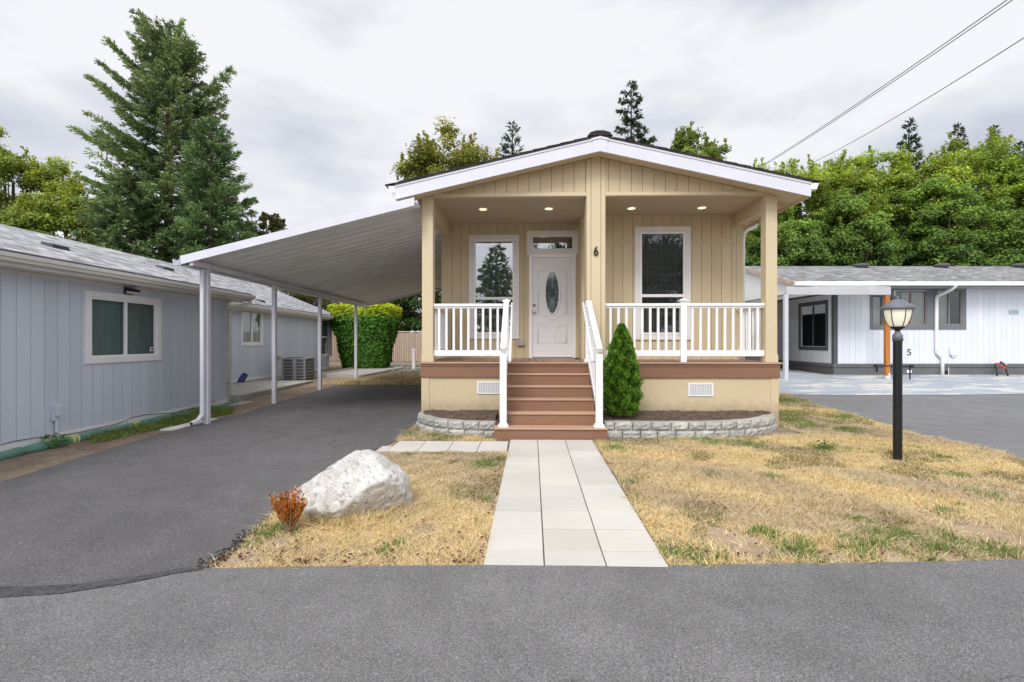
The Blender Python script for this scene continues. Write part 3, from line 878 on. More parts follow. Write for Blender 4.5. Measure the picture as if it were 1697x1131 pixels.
# downspout on the right front corner
dxx = X1 + .045
mb = MB()
mb.tube([(EX1 - .02, YR + .2, rz(EX1) - .22), (EX1 - .06, YR + .18, 3.93), (X1 + .16, YR + .13, 3.86), (dxx + .02, YR + .1, 3.78), (dxx, YR + .1, 3.68), (dxx, YR + .1, .5)], .042, 10)
mb.build('downspout', m_white, house, smooth=True)

# windows
def main_window(s, mp, mid, glassm, blindm, lower_shut):
    u0, u1, z0, z1 = s
    mb = MB(); frame(mb, mp, u0, u1, z0, z1, .115, .012, .045)
    w = mb.build('window', m_trimc, house, bevel=.004)
    mb = MB(); i = .085
    frame(mb, mp, u0 + i + .03, u1 - i - .03, z0 + i + .03, z1 - i - .03, .035, -.03, .035)
    a0, a1 = u0 + .15, u1 - .15
    ubox(mb, mp, a0, a1, -.025, .03, mid - .03, mid + .03)
    ubox(mb, mp, u0 + .115, u1 - .115, .03, .055, z0 + .115, z0 + .15)
    mb.build('sash', m_white, w, bevel=.003)
    mb = MB(); uquad(mb, mp, a0 - .01, a1 + .01, .0, .004, mid + .03, z1 - .145)
    mb.build('pane', glassm, w)
    mb = MB(); uquad(mb, mp, a0 - .01, a1 + .01, -.014, -.010, z0 + .145, mid - .03)
    mb.build('pane', glassm, w)
    slats(mp, a0 - .0, a1 + .0, z0 + .16, z1 - .185, -.06, w, blindm)
    recess(mp, u0 + .06, u1 - .06, z0 + .06, z1 - .06, .5, w)
    return w
midL = at(800, 495, YL)[2]; midR = at(1100, 490.5, YR)[2]
main_window(wL, mpL, midL, m_glassA, m_blindw, True)['label'] = 'tall white window left of the front door reflecting trees'
main_window(wR, mpR, midR, m_glassB, m_blind, True)['label'] = 'tall white window right of the column with closed dark blinds'
# transom
mb = MB(); u0, u1, z0, z1 = tr
frame(mb, mpL, u0, u1, z0, z1, .1, .012, .048)
t = mb.build('transom_window', m_trimc, house, bevel=.004)
mb = MB(); frame(mb, mpL, u0 + .1, u1 - .1, z0 + .1, z1 - .1, .03, -.02, .03); mb.build('sash', m_white, t)
mb = MB(); uquad(mb, mpL, u0 + .12, u1 - .12, 0, .004, z0 + .12, z1 - .12); mb.build('pane', m_glassA, t)
recess(mpL, u0 + .06, u1 - .06, z0 + .06, z1 - .06, .5, t)

# door
u0, u1, z0, z1 = dr; z0 = DZ
mb = MB(); ct = .075
ubox(mb, mpL, u0, u0 + ct, .012, .04, z0, z1); ubox(mb, mpL, u1 - ct, u1, .012, .04, z0, z1); ubox(mb, mpL, u0 + ct, u1 - ct, .012, .04, z1 - ct, z1)
dcas = mb.build('door_frame', m_white, house, bevel=.004)
mb = MB(); da, db, dz0, dz1 = u0 + ct, u1 - ct, z0 + .03, z1 - ct
W = db - da; H = dz1 - dz0
cx = (da + db) / 2
oc = (at(915.2, 486, YL)[0], dz0 + H * .648); ra, rb = .155, .47
NE = 48
def ell(a, b, k, w): th = 2 * math.pi * k / NE; return mpL(oc[0] + a * math.cos(th), w, oc[1] + b * math.sin(th))
# door face with an oval opening
vs = []; fs = []
for k in range(NE):
    th_ = 2 * math.pi * k / NE; c_, s_ = math.cos(th_), math.sin(th_)
    vs.append(ell(ra, rb, k, .004))
    ex_ = (db - oc[0]) if c_ > 0 else (oc[0] - da); ez_ = (dz1 - oc[1]) if s_ > 0 else (oc[1] - dz0)
    f_ = min(ex_ / max(abs(c_) * ra, 1e-6), ez_ / max(abs(s_) * rb, 1e-6))
    vs.append(mpL(oc[0] + ra * c_ * f_, .004, oc[1] + rb * s_ * f_))
corner = {}
for k in range(NE):
    k2 = (k + 1) % NE; fs.append((2 * k, 2 * k + 1, 2 * k2 + 1, 2 * k2))
mb.add(vs, fs)
for (qx, qz) in ((da, dz0), (db, dz0), (db, dz1), (da, dz1)):   # fill the corners
    best = sorted(range(NE), key=lambda k: (vs[2 * k + 1][0] - qx) ** 2 + (vs[2 * k + 1][2] - qz) ** 2)[:2]
    mb.add([vs[2 * best[0] + 1], vs[2 * best[1] + 1], mpL(qx, .004, qz)], [(0, 1, 2)])
door = mb.build('door', m_door, house)
door['label'] = 'white front door with oval leaded glass'
def ridge(pts, r, parent, name, mat, w=.006):
    mb = MB(); mb.tube([mpL(u, w, z) for u, z in pts], r, 6); return mb.build(name, mat, parent, smooth=True)
mb = MB()
ring = [ell(ra + .012, rb + .012, k, .008) for k in range(NE)] + [ell(ra + .012, rb + .012, 0, .008)]
mb.tube(ring, .022, 8, cap=False); 
mb.build('oval_trim', m_white, door, smooth=True)
def emboss(pts, r=.007):
    mb_e.tube([mpL(u, .004, z) for u, z in pts], r, 6)
mb_e = MB()
for inset in (0, .028):
    L_, R_ = da + .115 + inset, db - .115 - inset
    pts = []
    # upper panel: sides up to an arched top, swooping under the oval
    ztop_s = dz0 + H * .86 - inset; zbot_s = dz0 + H * .43 + inset
    for k in range(0, 13):   # arch over the oval
        t_ = k / 12; u = L_ + (R_ - L_) * t_; s_ = math.exp(-((t_ - .5) / .2) ** 2)
        pts.append((u, ztop_s + s_ * H * .075))
    pts = [(L_, zbot_s)] + pts + [(R_, zbot_s)]
    for k in range(0, 13):
        t_ = 1 - k / 12; u = L_ + (R_ - L_) * t_; s_ = math.exp(-((t_ - .5) / .24) ** 2)
        pts.append((u, zbot_s - s_ * H * .068))
    emboss(pts + [pts[0]])
for sg in (-1, 1):
    for inset in (0, .022):
        o_ = oc[0] + sg * (W / 2 - .115 - inset); i_ = oc[0] + sg * (.055 + inset)
        zb_, zt_, zl_ = dz0 + H * .135 + inset, dz0 + H * .345 - inset, dz0 + H * .29 - inset
        pts = [(o_, zb_), (o_, zt_)]
        for k in range(1, 9):
            t_ = k / 8; s_ = (1 - math.cos(math.pi * t_)) / 2
            pts.append((o_ + (i_ - o_) * t_, zt_ + (zl_ - zt_) * s_))
        pts += [(i_, zb_), (o_, zb_)]
        emboss(pts)
mb_e.build('raised_moulding', m_door, door, smooth=True)
mb = MB(); mb.add([ell(ra, rb, k, .0) for k in range(NE)], [tuple(range(NE))])
gl = mb.build('oval_glass', m_glassD, door)
m_frost = M('frosted_panel', (.30, .34, .34), .25, .25, 9)
mb = MB(); mb.add([ell(ra * .84, rb * .9, k, -.004) for k in range(NE)], [tuple(range(NE))]); mb.build('frosted_panel', m_frost, door)
mb = MB(); mb.add([ell(ra * 1.05, rb * 1.05, k, -.012) for k in range(NE)], [tuple(range(NE))]); mb.build('glass_backing', m_dark, door)
mb = MB()   # lead lines and bevelled flower
q = lambda du, dz: mpL(oc[0] + du, .004, oc[1] + dz)
for a, b in (((0, -.42), (0, -.12)), ((-.13, -.23), (.13, -.23)), ((-.15, -.02), (-.05, -.01)), ((.05, .0), (.15, .03)), ((0, .1), (0, .43)), ((-.06, -.1), (0, -.2)), ((.06, -.1), (0, -.2)), ((-.06, -.4), (-.03, -.2)), ((.06, -.4), (.03, -.2))):
    mb.bar(q(*a), q(*b), .006, .004, up=(0, 1, 0))
mb.tube([ell(ra * .86, rb * .915, k, .003) for k in range(NE + 1)], .003, 4, cap=False)
mb.build('lead_line', m_metal, door)
mb = MB()
for (u_, z_, s_) in ((-.035, -.005, .034), (.03, -.02, .03), (.0, .045, .03), (.02, -.07, .028), (-.02, -.08, .02)):
    mb.add([q(u_ - s_, z_), q(u_, z_ - s_), q(u_ + s_, z_), q(u_, z_ + s_)], [(0, 1, 2, 3)])
fl = mb.build('bevelled_flower', m_dark if False else M('dark_glass_petals', (.06, .07, .07), .1, .8, 25), door)
for i, (py, r) in enumerate(((506.6, .034), (518.2, .034))):
    p = at(885.3, py, YL); mb = MB()
    mb.tube([(p[0], YL - .004, p[2]), (p[0], YL - .012, p[2])], .034, 16)
    if i == 0: mb.tube([(p[0], YL - .012, p[2]), (p[0], YL - .03, p[2])], .022, 14)
    else: mb.tube([(p[0], YL - .01, p[2]), (p[0], YL - .03, p[2]), (p[0], YL - .045, p[2]), (p[0], YL - .062, p[2]), (p[0], YL - .072, p[2])], [.012, .013, .027, .029, .018], 14)
    mb.build('deadbolt' if i == 0 else 'door_knob', m_metal, door, smooth=True)
mb = MB(); ubox(mb, mpL, da - .0, db + .0, .0, .06, z0 + .002, z0 + .03); mb.build('threshold', m_metal, house)
# outlet box
p = at(863, 569, YL); mb = MB(); mb.box(p[0] - .07, p[0] + .07, YL - .075, YL - .013, p[2] - .06, p[2] + .055); mb.box(p[0] - .085, p[0] + .085, YL - .085, YL - .076, p[2] - .05, p[2] + .05)
mb.build('outlet_box', M('outlet_grey', (.38, .37, .35), .5), house, bevel=.008)
# recessed lights
m_warm = emit('warm_bulb', (1.0, .80, .45), 1.6)
for px, py in ((800.5, 346.5), (909.5, 345.5), (1046.5, 345), (1163, 344)):
    a = (px - 848.5) / F; d = (CZ - EYE) * F / (565.5 - py); x, yy = cf(a * d, d)
    mb = MB(); mb.lathe((x, yy, CZ - .012), [(.075, .0), (.095, .0), (.1, .006), (.1, .012)], 24)
    t = mb.build('recessed_light', m_white, house, smooth=False)
    mb = MB(); mb.lathe((x, yy, CZ - .016), [(.07, .0), (.074, .003)], 20); mb.build('bulb', m_warm, t)

# deck, skirting
mb = MB()
x = X0 - .02
while x < X1 + .02:
    w = min(.138, X1 + .03 - x)
    mb.rt(.12); yb_ = YL - .015 if x + w < XS else YR - .015
    if x < XS < x + w: yb_ = YR - .015
    mb.box(x + .003, x + w - .003, YF - .08, yb_, DZ - .028, DZ); x += .141
mb.build('deck_floor', m_deck, house)
mb = MB(); mb.box(X0 - .03, X1 + .04, YF - .115, YF - .081, DZ - .03, DZ + .0015)
mb.rt(.02); mb.box(X0 - .03, X0 - .021, YF - .08, YL, DZ - .03, DZ); mb.box(X1 + .03, X1 + .04, YF - .08, YR, DZ - .03, DZ)
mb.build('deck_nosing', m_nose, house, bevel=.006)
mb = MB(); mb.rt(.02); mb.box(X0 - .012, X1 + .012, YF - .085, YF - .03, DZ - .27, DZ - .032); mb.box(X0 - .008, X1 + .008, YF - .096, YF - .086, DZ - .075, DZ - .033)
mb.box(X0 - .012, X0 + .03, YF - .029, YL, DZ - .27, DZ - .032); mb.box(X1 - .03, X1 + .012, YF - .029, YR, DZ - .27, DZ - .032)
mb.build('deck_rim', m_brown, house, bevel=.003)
mb = MB(); mb.tint = (1.02, 1.02, 1.02)
mb.box(X0 + .02, X1 - .02, YF - .05, YF - .01, -.05, DZ - .27); mb.box(X0, X0 + .14, YF - .062, YF - .051, -.05, DZ - .271); mb.box(X1 - .14, X1, YF - .062, YF - .051, -.05, DZ - .271)
mb.box(X0 - .002, X0 + .02, YF - .05, YB, -.05, DZ - .275); mb.box(X1 - .02, X1 + .002, YF - .05, YB, -.05, DZ - .275)
mb.build('skirting', m_tandirt, house)
for (pxa, pxb, pya, pyb) in ((791, 830, 632.5, 653), (1141, 1182, 635.5, 657)):
    a = at(pxa, pya, YF - .06); b = at(pxb, pyb, YF - .06)
    mb = MB(); mpS = fr(YF - .05)
    frame(mb, mpS, a[0], b[0], b[2], a[2], .022, .0, .016)
    z = b[2] + .03
    while z < a[2] - .025: ubox(mb, mpS, a[0] + .02, b[0] - .02, .002, .009, z, z + .009); z += .017
    u = a[0] + .05
    while u < b[0] - .03: ubox(mb, mpS, u, u + .006, .009, .012, b[2] + .02, a[2] - .02); u += .045
    f = mb.build('skirting_vent', m_white, house)
    mb = MB(); ubox(mb, mpS, a[0] + .01, b[0] - .01, .0005, .0015, b[2] + .01, a[2] - .01); mb.build('vent_screen', m_midgrey, f)

# steps
ys = [7.50, 7.78, 8.04, 8.30, 8.56]
st = MB(); ns = MB()
for k, y0 in enumerate(ys):
    xa, xb = (-.47, 1.255) if k == 0 else (-.335, 1.13)
    z1 = .19 * (k + 1); yb_ = ys[k + 1] + .02 if k < 4 else YF - .09
    st.rt(.05); st.box(xa, xb, y0 + .02, y0 + .045, max(0, z1 - .19) + .001, z1 - .026)
    ns.rt(.08); ns.box(xa - .005, xb + .005, y0, y0 + .139, z1 - .025, z1)
    ns.rt(.08); ns.box(xa - .005, xb + .005, y0 + .143, yb_ - .001, z1 - .025, z1)
    if k == 0:
        st.box(xa, xa + .025, y0 + .046, YF - .1, 0, z1 - .026); st.box(xb - .025, xb, y0 + .046, YF - .1, 0, z1 - .026)
    else:
        st.box(xa + .02, xa + .045, y0 + .046, YF - .1, max(0, z1 - .19), z1 - .026); st.box(xb - .045, xb - .02, y0 + .046, YF - .1, max(0, z1 - .19), z1 - .026)
steps = thing('porch_steps', 'reddish brown composite front steps with six risers up to the porch', 'steps', (.4, 7.6, 0)) if False else None
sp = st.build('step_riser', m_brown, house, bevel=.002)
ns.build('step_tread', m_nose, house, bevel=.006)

# railings
RZ0, RZ1, RT0, RT1 = DZ + .105, DZ + .21, DZ + .975, DZ + 1.06
def rail_run(x0, x1, yv, along='x', n=9, inner=.0):
    r = MB()
    if along == 'x':
        r.box(x0, x1, yv - .045, yv + .045, RT0 + .035, RT1); r.box(x0, x1, yv - .025, yv + .025, RT0, RT0 + .034); r.box(x0, x1, yv - .03, yv + .03, RZ0, RZ1)
    else:
        r.box(yv - .045, yv + .045, x0, x1, RT0 + .035, RT1); r.box(yv - .025, yv + .025, x0, x1, RT0, RT0 + .034); r.box(yv - .03, yv + .03, x0, x1, RZ0, RZ1)
    v_, f_, t_ = r.v, r.f, r.t
    rl = bpy.data.objects.new('railing', None); COL.objects.link(rl); attach(rl, house)
    top = MB(); top.v, top.f, top.t = v_[:16], f_[:12], t_[:12]; top.build('top_rail', m_white, rl, bevel=.006)
    low = MB(); low.v, low.f, low.t = v_[16:], [[i - 16 for i in f] for f in f_[12:]], t_[12:]; low.build('bottom_rail', m_white, rl, bevel=.006)
    for k in range(n):
        t_ = x0 + (x1 - x0) * (k + .75) / (n + .5); b = MB()
        if along == 'x': b.box(t_ - .021, t_ + .021, yv - .02, yv + .02, RZ1 + .0005, RT0 - .0005)
        else: b.box(yv - .02, yv + .02, t_ - .021, t_ + .021, RZ1 + .0005, RT0 - .0005)
        b.build('baluster', m_white, rl, bevel=.004)
    return rl
YRAIL = YF + .08
NX0, NX1 = -.335, 1.145
mid = at(1132, 550, YRAIL)[0]
rail_run(X0 + .2, NX0 - .06, YRAIL, n=9)['label'] = 'white railing left of the steps'
rail_run(CX1 + .002, mid - .055, YRAIL, n=9)['label'] = 'white railing between column and middle newel'
rail_run(mid + .055, X1 - .2, YRAIL, n=9)['label'] = 'white railing between middle newel and right post'
rail_run(YF + .2, YL - .02, X0 + .1, 'y', n=12)['label'] = 'white side railing at the left end of the porch'
rail_run(YF + .2, YR - .02, X1 - .1, 'y', n=8)['label'] = 'white side railing at the right end of the porch'
def newel(x, yv, z0, z1, cap=True, r=.052, label=None, base=False):
    m = MB(); m.box(x - r, x + r, yv - r, yv + r, z0, z1)
    if base: m.box(x - r - .03, x + r + .03, yv - r - .03, yv + r + .03, z0, z0 + .02); m.box(x - r - .018, x + r + .018, yv - r - .018, yv + r + .018, z0 + .02, z0 + .05)
    if cap:
        m.box(x - r - .022, x + r + .022, yv - r - .022, yv + r + .022, z1, z1 + .025)
        q_ = r + .012; m.add([(x - q_, yv - q_, z1 + .025), (x + q_, yv - q_, z1 + .025), (x + q_, yv + q_, z1 + .025), (x - q_, yv + q_, z1 + .025), (x, yv, z1 + .055)], [(0, 1, 4), (1, 2, 4), (2, 3, 4), (3, 0, 4), (3, 2, 1, 0)])
    o = m.build('newel_post', m_white, house, bevel=.005)
    if label: o['label'] = label
newel(mid, YRAIL, DZ, RT1 + .04)
newel(NX0, YRAIL - .06, DZ, RT1 + .03)
newel(NX1 - .0, YRAIL - .06, DZ, RT1 + .03, cap=False, base=True)
for x, nm in ((NX0, 'left'), (NX1, 'right')):
    y0 = 7.63
    newel(x, y0, .19, 1.32, cap=False, base=True)
    m = MB(); m.bar((x, y0 - .055, 1.375), (x, YRAIL - .11, RT1 + .01), .09, .085)
    o = m.build('stair_rail', m_white, house, bevel=.008)
    m = MB(); m.bar((x, y0 + .05, .42), (x, YRAIL - .11, DZ + .09), .05, .085)
    sgn = 1 if x < 0 else -1
    m.build('lower_stair_rail', m_white, o)
    for k in range(7):
        t_ = (k + 1) / 8; yy = y0 + .05 + (YRAIL - .16 - y0) * t_; b = MB()
        zl = .46 + (DZ + .09 - .42) * t_ ; zh = 1.34 + (RT1 + .01 - 1.375) * t_
        b.box(x - .018, x + .018, yy - .018, yy + .018, zl, zh); b.build('baluster', m_white, o)
    # round graspable rail with a returned lower end
    xi = x + sgn * .105
    a_ = Vector((xi, YRAIL - .16, RT1 - .015)); b_ = Vector((xi, y0 + .02, 1.30))
    m = MB(); dn = (b_ - a_).normalized()
    pts = [a_ - dn * .02, b_]
    for k in range(1, 8):
        an = math.pi * k / 7; pts.append(b_ + dn * .05 * math.sin(an) * 1.0 + Vector((0, 0, -1)) * .045 * (1 - math.cos(an)) )
    pts.append(pts[-1] + Vector((-sgn * .07, .04, .0)))
    m.tube(pts, .02, 10)
    for t_ in (.04, .5, .88):
        pp = a_ + (b_ - a_) * t_; m.tube([pp, pp + Vector((-sgn * .075, 0, -.01))], .011, 6)
    m.build('handrail', m_white, house, smooth=True)

# ------------------------------------------------------------------ planting beds and block walls
def bed_curve(pts):   # smooth polyline
    out = []
    for i in range(len(pts) - 1):
        p0 = Vector(pts[max(i - 1, 0)]); p1 = Vector(pts[i]); p2 = Vector(pts[i + 1]); p3 = Vector(pts[min(i + 2, len(pts) - 1)])
        for k in range(8):
            t = k / 8
            out.append(.5 * ((2 * p1) + (-p0 + p2) * t + (2 * p0 - 5 * p1 + 4 * p2 - p3) * t * t + (-p0 + 3 * p1 - 3 * p2 + p3) * t ** 3))
    out.append(Vector(pts[-1])); return out
def block_wall(pts, label, bw=.29):
    c = bed_curve(pts); cum = [0]
    for a, b in zip(c[:-1], c[1:]): cum.append(cum[-1] + (b - a).length)
    def P(s):
        s = min(max(s, 0), cum[-1] - 1e-5)
        for i in range(len(cum) - 1):
            if cum[i + 1] >= s:
                t = (s - cum[i]) / (cum[i + 1] - cum[i]); d = (c[i + 1] - c[i]).normalized()
                return c[i].lerp(c[i + 1], t), d
    mb = MB()
    for row in range(2):
        s = -bw * .45 * row
        while s < cum[-1] - .03:
            w_ = bw * random.uniform(.9, 1.08)
            s0, s1 = max(s, 0), min(s + w_, cum[-1])
            if s1 - s0 > .05:
                a, da_ = P(s0 + .006); b, db_ = P(s1 - .006)
                n_ = Vector((da_.y, -da_.x)); n2 = Vector((db_.y, -db_.x)); off = -.025 * row
                z0 = -.03 + .132 * row; z1 = z0 + .13
                k_ = random.uniform(.85, 1.12); mb.tint = (k_, k_, k_ * .98)
                # split face: grid of bumped points
                NX, NZ = 6, 4; fv = []; 
                for j in range(NZ + 1):
                    for i in range(NX + 1):
                        t = i / NX; zz = z0 + (z1 - z0) * j / NZ
                        base = a.lerp(b, t); nn_ = n_.lerp(n2, t)
                        edge = min(i, NX - i, 1) * min(j, NZ - j, 1)
                        o_ = off + (.024 + random.uniform(-.010, .011) if edge else random.uniform(-.002, .004))
                        fv.append((base.x + nn_.x * o_, base.y + nn_.y * o_, zz))
                fs = [(j * (NX + 1) + i, j * (NX + 1) + i + 1, (j + 1) * (NX + 1) + i + 1, (j + 1) * (NX + 1) + i) for j in range(NZ) for i in range(NX)]
                q0 = len(fv)
                for base, nn_ in ((a, n_), (b, n2)):
                    for zz in (z0, z1): fv.append((base.x - nn_.x * .2, base.y - nn_.y * .2, zz))
                top = [NZ * (NX + 1) + i for i in range(NX + 1)]
                fs.append(tuple(top + [q0 + 3, q0 + 1]))
                fs.append(tuple([j * (NX + 1) for j in range(NZ + 1)] + [q0 + 1, q0])); fs.append(tuple([j * (NX + 1) + NX for j in range(NZ + 1)] + [q0 + 3, q0 + 2]))
                mb.add(fv, fs)
            s += w_
    return mb.build('garden_block_wall', m_block, label=label, cat='retaining wall', group='low block walls of the planting beds')
lw = [(-1.93, 8.95), (-1.90, 8.62), (-1.72, 8.25), (-1.42, 7.97), (-1.0, 7.80), (-.55, 7.74), (-.475, 7.73)]
rw = [(1.262, 7.80), (1.7, 7.80), (2.4, 7.80), (2.95, 7.84), (3.5, 7.98), (3.95, 8.22), (4.25, 8.5), (4.42, 8.82)]
block_wall(lw, 'curved low grey block wall left of the front steps')
block_wall(rw, 'curved low grey block wall right of the front steps')
def bed(name, wall, x0, x1):
    bm = bmesh.new()
    ins = [(p[0], p[1]) for p in wall]
    N = 26
    rows = []
    xs = np.linspace(x0, x1, 60)
    wx = [p[0] for p in wall]; wy = [p[1] for p in wall]
    order = np.argsort(wx); wx = np.array(wx)[order]; wy = np.array(wy)[order]
    vs = []
    for j in range(N + 1):
        for x in xs:
            yf = float(np.interp(x, wx, wy)) + .12; y_ = yf + (YF - .03 - yf) * j / N
            z = .19 + .09 * j / N + .022 * mnoise.noise(Vector((x * 4, y_ * 4, 0))) + .012 * mnoise.noise(Vector((x * 17, y_ * 17, 3))) + random.uniform(-.006, .006)
            vs.append((x, y_, z))
    n = len(xs)
    fs = [(j * n + i, j * n + i + 1, (j + 1) * n + i + 1, (j + 1) * n + i) for j in range(N) for i in range(n - 1)]
    mb = MB(); mb.add(vs, fs)
    for _ in range(int((x1 - x0) * 90)):   # clods and chips
        x = random.uniform(x0, x1); yf = float(np.interp(x, wx, wy)) + .14; y_ = random.uniform(yf, YF - .06); s = random.uniform(.006, .02)
        z = .19 + .09 * (y_ - yf) / max(.1, YF - .03 - yf) + s * .5; a = random.uniform(0, 3)
        c_, s_ = math.cos(a) * s, math.sin(a) * s
        mb.add([(x + c_, y_ + s_, z), (x - s_, y_ + c_, z), (x - c_, y_ - s_, z), (x + s_, y_ - c_, z), (x, y_, z + s * .9), (x, y_, z - s)], [(0, 1, 4), (1, 2, 4), (2, 3, 4), (3, 0, 4)])
    mb.build(name, m_soil, kind='structure')
bed('planting_bed_soil', lw, -1.82, -.49)
bed('planting_bed_soil', rw, 1.27, 4.36)

# ------------------------------------------------------------------ CARPORT (own axes)
GC = lambda lat, d: float(gz(*cf(lat, d)))
cp = thing('carport', 'white metal carport with sloping corrugated roof beside the tan house', 'carport', (-4, 13, 0))
LO, ZO, ZI = -5.76, EYE + 1.40, EYE + 2.42
lin = lambda d: -1.90 + ST * d
D0, D1 = 8.56, 19.0
def cz(lat, d): t = (lat - LO) / (lin(d) - LO); return ZO + (ZI - ZO) * t
mb = MB(); per = .305; d = D0; vs = []; 
prof = []
while d < D1:
    prof += [(d, 0), (d + .11, 0), (d + .125, .07), (d + .285, .07)]; d += per
NS = 2
for (dd, h) in prof:
    for k in range(NS + 1):
        lat = LO + (lin(dd) - LO) * k / NS; vs.append((lat, dd, cz(lat, dd) + h))
fs = []
for i in range(len(prof) - 1):
    for k in range(NS): a = i * (NS + 1) + k; fs.append((a, a + 1, a + NS + 2, a + NS + 1))
mb.add(vs, fs)
pan = mb.build('corrugated_roof', m_alum, cp)
mb = MB()   # front and rear fascia
for dd, w_ in ((D0 - .03, .03), (prof[-1][0], .03)):
    a = (LO, dd, ZO); b = (lin(dd) - .02, dd, ZI)
    mb.prism([(a[0], dd, a[2] - .07), (b[0], dd, b[2] - .07), (b[0], dd, b[2] + .065), (a[0], dd, a[2] + .065)], (0, w_, 0))
    mb.prism([(a[0], dd, a[2] + .065), (b[0], dd, b[2] + .065), (b[0], dd, b[2] + .075), (a[0], dd, a[2] + .075)], (0, w_ + .04, 0))
    mb.build('fascia', m_alumw, cp); mb = MB()
mb = MB(); mb.box(LO - .002, LO + .01, D0 - .03, D1, ZO - .10, ZO + .05); mb.sweep([(0, -.06), (0, .05), (.01, .05), (.01, -.05), (.09, -.05), (.11, .04), (.12, .04), (.10, -.06)], (LO - .012, D0 - .03, ZO - .02), (LO - .012, D1, ZO - .02), (-1, 0, 0))
mb.build('gutter', m_alumw, cp)
mb = MB(); mb.box(LO + .14, LO + .21, D0, D1 - .05, ZO - .085, ZO + .01); mb.build('beam', m_alumw, cp, bevel=.004)
mb = MB(); mb.box(LO + .012, LO + .14, D0, D1 - .05, ZO - .10, ZO - .095); mb.build('gutter_return', m_alum, cp)
for (px, d_) in ((343.5, 9.0), (461, 11.56), (539, 14.3), (592.5, 17.6)):
    lat = LO + .175
    g_ = GC(lat, d_); mb = MB(); mb.box(lat - .045, lat + .045, d_ - .045, d_ + .045, g_ - .05, ZO - .086)
    mb.build('post', m_alumw, cp, bevel=.006)
mb = MB(); lat = LO + .158; d_ = 8.90; rd = [(-.038, -.028), (.038, -.028), (.038, .028), (-.038, .028)]
g_ = GC(lat, d_)
mb.box(lat - .035, lat + .035, d_ - .03, d_ + .03, g_ + .16, ZO - .10)
mb.bar((lat, d_, g_ + .19), (lat - .03, d_ - .09, g_ + .09), .075, .06); mb.bar((lat - .025, d_ - .08, g_ + .10), (lat - .07, d_ - .2, g_ + .06), .075, .06)
ds = mb.build('downspout', m_alumw, cp, bevel=.012)
mb = MB(); mb.bar((lat - .069, d_ - .199, g_ + .06), (lat - .0715, d_ - .205, g_ + .059), .06, .046); mb.build('spout_mouth', m_dark, ds)
turned(cp)

# ------------------------------------------------------------------ GREY HOUSE (own axes)
gh = thing('grey_house', 'long blue grey neighbouring house with light shingle roof left of the driveway', 'house', (-8.5, 10, 0))
WL, WL2, DE, DE2 = -6.75, -8.42, 11.68, 22.6
mpA = lambda u, w, z: (WL + w, u, z)
mpB = lambda u, w, z: (WL2 + w, u, z)
GE = EYE + 1.13
def lwin(pxa, pxb, zt, zb, lat): return (-lat * F / (848.5 - pxa), -lat * F / (848.5 - pxb), zb, zt)
w1 = lwin(139, 264.5, 2.325, 1.155, -WL * -1)
w2 = lwin(398.5, 434.5, 2.55, 1.365, WL2); w3 = lwin(526, 549, 2.58, .82, WL2)
mb, bk = MB(), MB()
siding(mb, bk, mpA, 1.0, DE - .1, .17, GE - .17, [shrink(w1, .04)], pitch=.203, gap=.007)
siding(mb, bk, mpB, DE + .15, DE2 - .09, .36, GE - .17, [shrink(w2, .04), shrink(w3, .04)], pitch=.203, gap=.007)
mb.tint = (1, 1, 1); mb.box(WL2, WL - .05, DE - .05, DE, .05, GE); mb.box(WL2 - 5, WL2 - .05, DE2 - .05, DE2, .05, GE)
mb.box(WL - 6, WL - .05, 1.0, 1.05, .05, GE)
wl = mb.build('wall', m_greysid, gh); bk.build('wall_groove_backing', m_greygr, wl)
mb = MB()
mb.box(WL, WL + .02, DE - .098, DE + .0, .06, GE - .17); mb.box(WL2, WL2 + .02, DE2 - .088, DE2, .2, GE - .17)
mb.build('corner_board', m_gutter, gh)
mb = MB(); mb.box(WL - .02, WL + .03, 1.0, DE - .0, .045, .165); mb.box(WL2 - .02, WL2 + .03, DE + .1, DE2, .26, .355)
mb.box(WL - .03, WL + .02, 1.0, DE - .01, -.05, .04); mb.box(WL2 - .03, WL2 + .0, DE + .1, DE2 - .01, 0, .255)
mb.build('base_trim', m_wpaint, gh, bevel=.004)
mb = MB(); r_ = random.Random(3); pts = [(WL + .045, 1 + .35 * k, .13 + .035 * math.sin(k * .9) + r_.uniform(-.02, .02)) for k in range(30)]; mb.tube(pts, .006, 5)
mb.build('cable', m_dkgrey, gh)
# roofs
def gable_roof(E, ridge_lat, ridge_z, d0, d1, far_rake=True):
    mb = MB(); el = E
    for s_ in (0, 1):
        la = el if s_ == 0 else 2 * ridge_lat - el
        a, b = (min(la, ridge_lat), max(la, ridge_lat)); za = GE + .02 if a != ridge_lat else ridge_z; zb = GE + .02 if b != ridge_lat else ridge_z
        mb.hexa([(a, d0, za - .1), (b, d0, zb - .1), (b, d1, zb - .1), (a, d1, za - .1), (a, d0, za), (b, d0, zb), (b, d1, zb), (a, d1, za)])
    return mb
RE1, RE2 = -6.42, -8.07
mb = gable_roof(RE1, -9.6, EYE + 2.2, .8, 12.1); mb2 = gable_roof(RE2, -11.8, EYE + 2.7, 12.1 - 6, 22.95)
mb.v.extend(mb2.v); n_ = len(mb.v) - len(mb2.v); mb.f.extend([[i + n_ for i in f] for f in mb2.f]); mb.t.extend(mb2.t)
rf = mb.build('roof', m_shleft, gh)
mb = MB()
def eave_gutter(lat, d0, d1, z):
    mb.sweep([(0, 0), (0, .10), (.012, .10), (.012, .01), (.07, .01), (.085, .045), (.105, .06), (.115, .10), (.125, .10), (.118, .05), (.098, .035), (.085, 0)], (lat + .0, d0, z - .115), (lat + .0, d1, z - .115), (1, 0, 0))
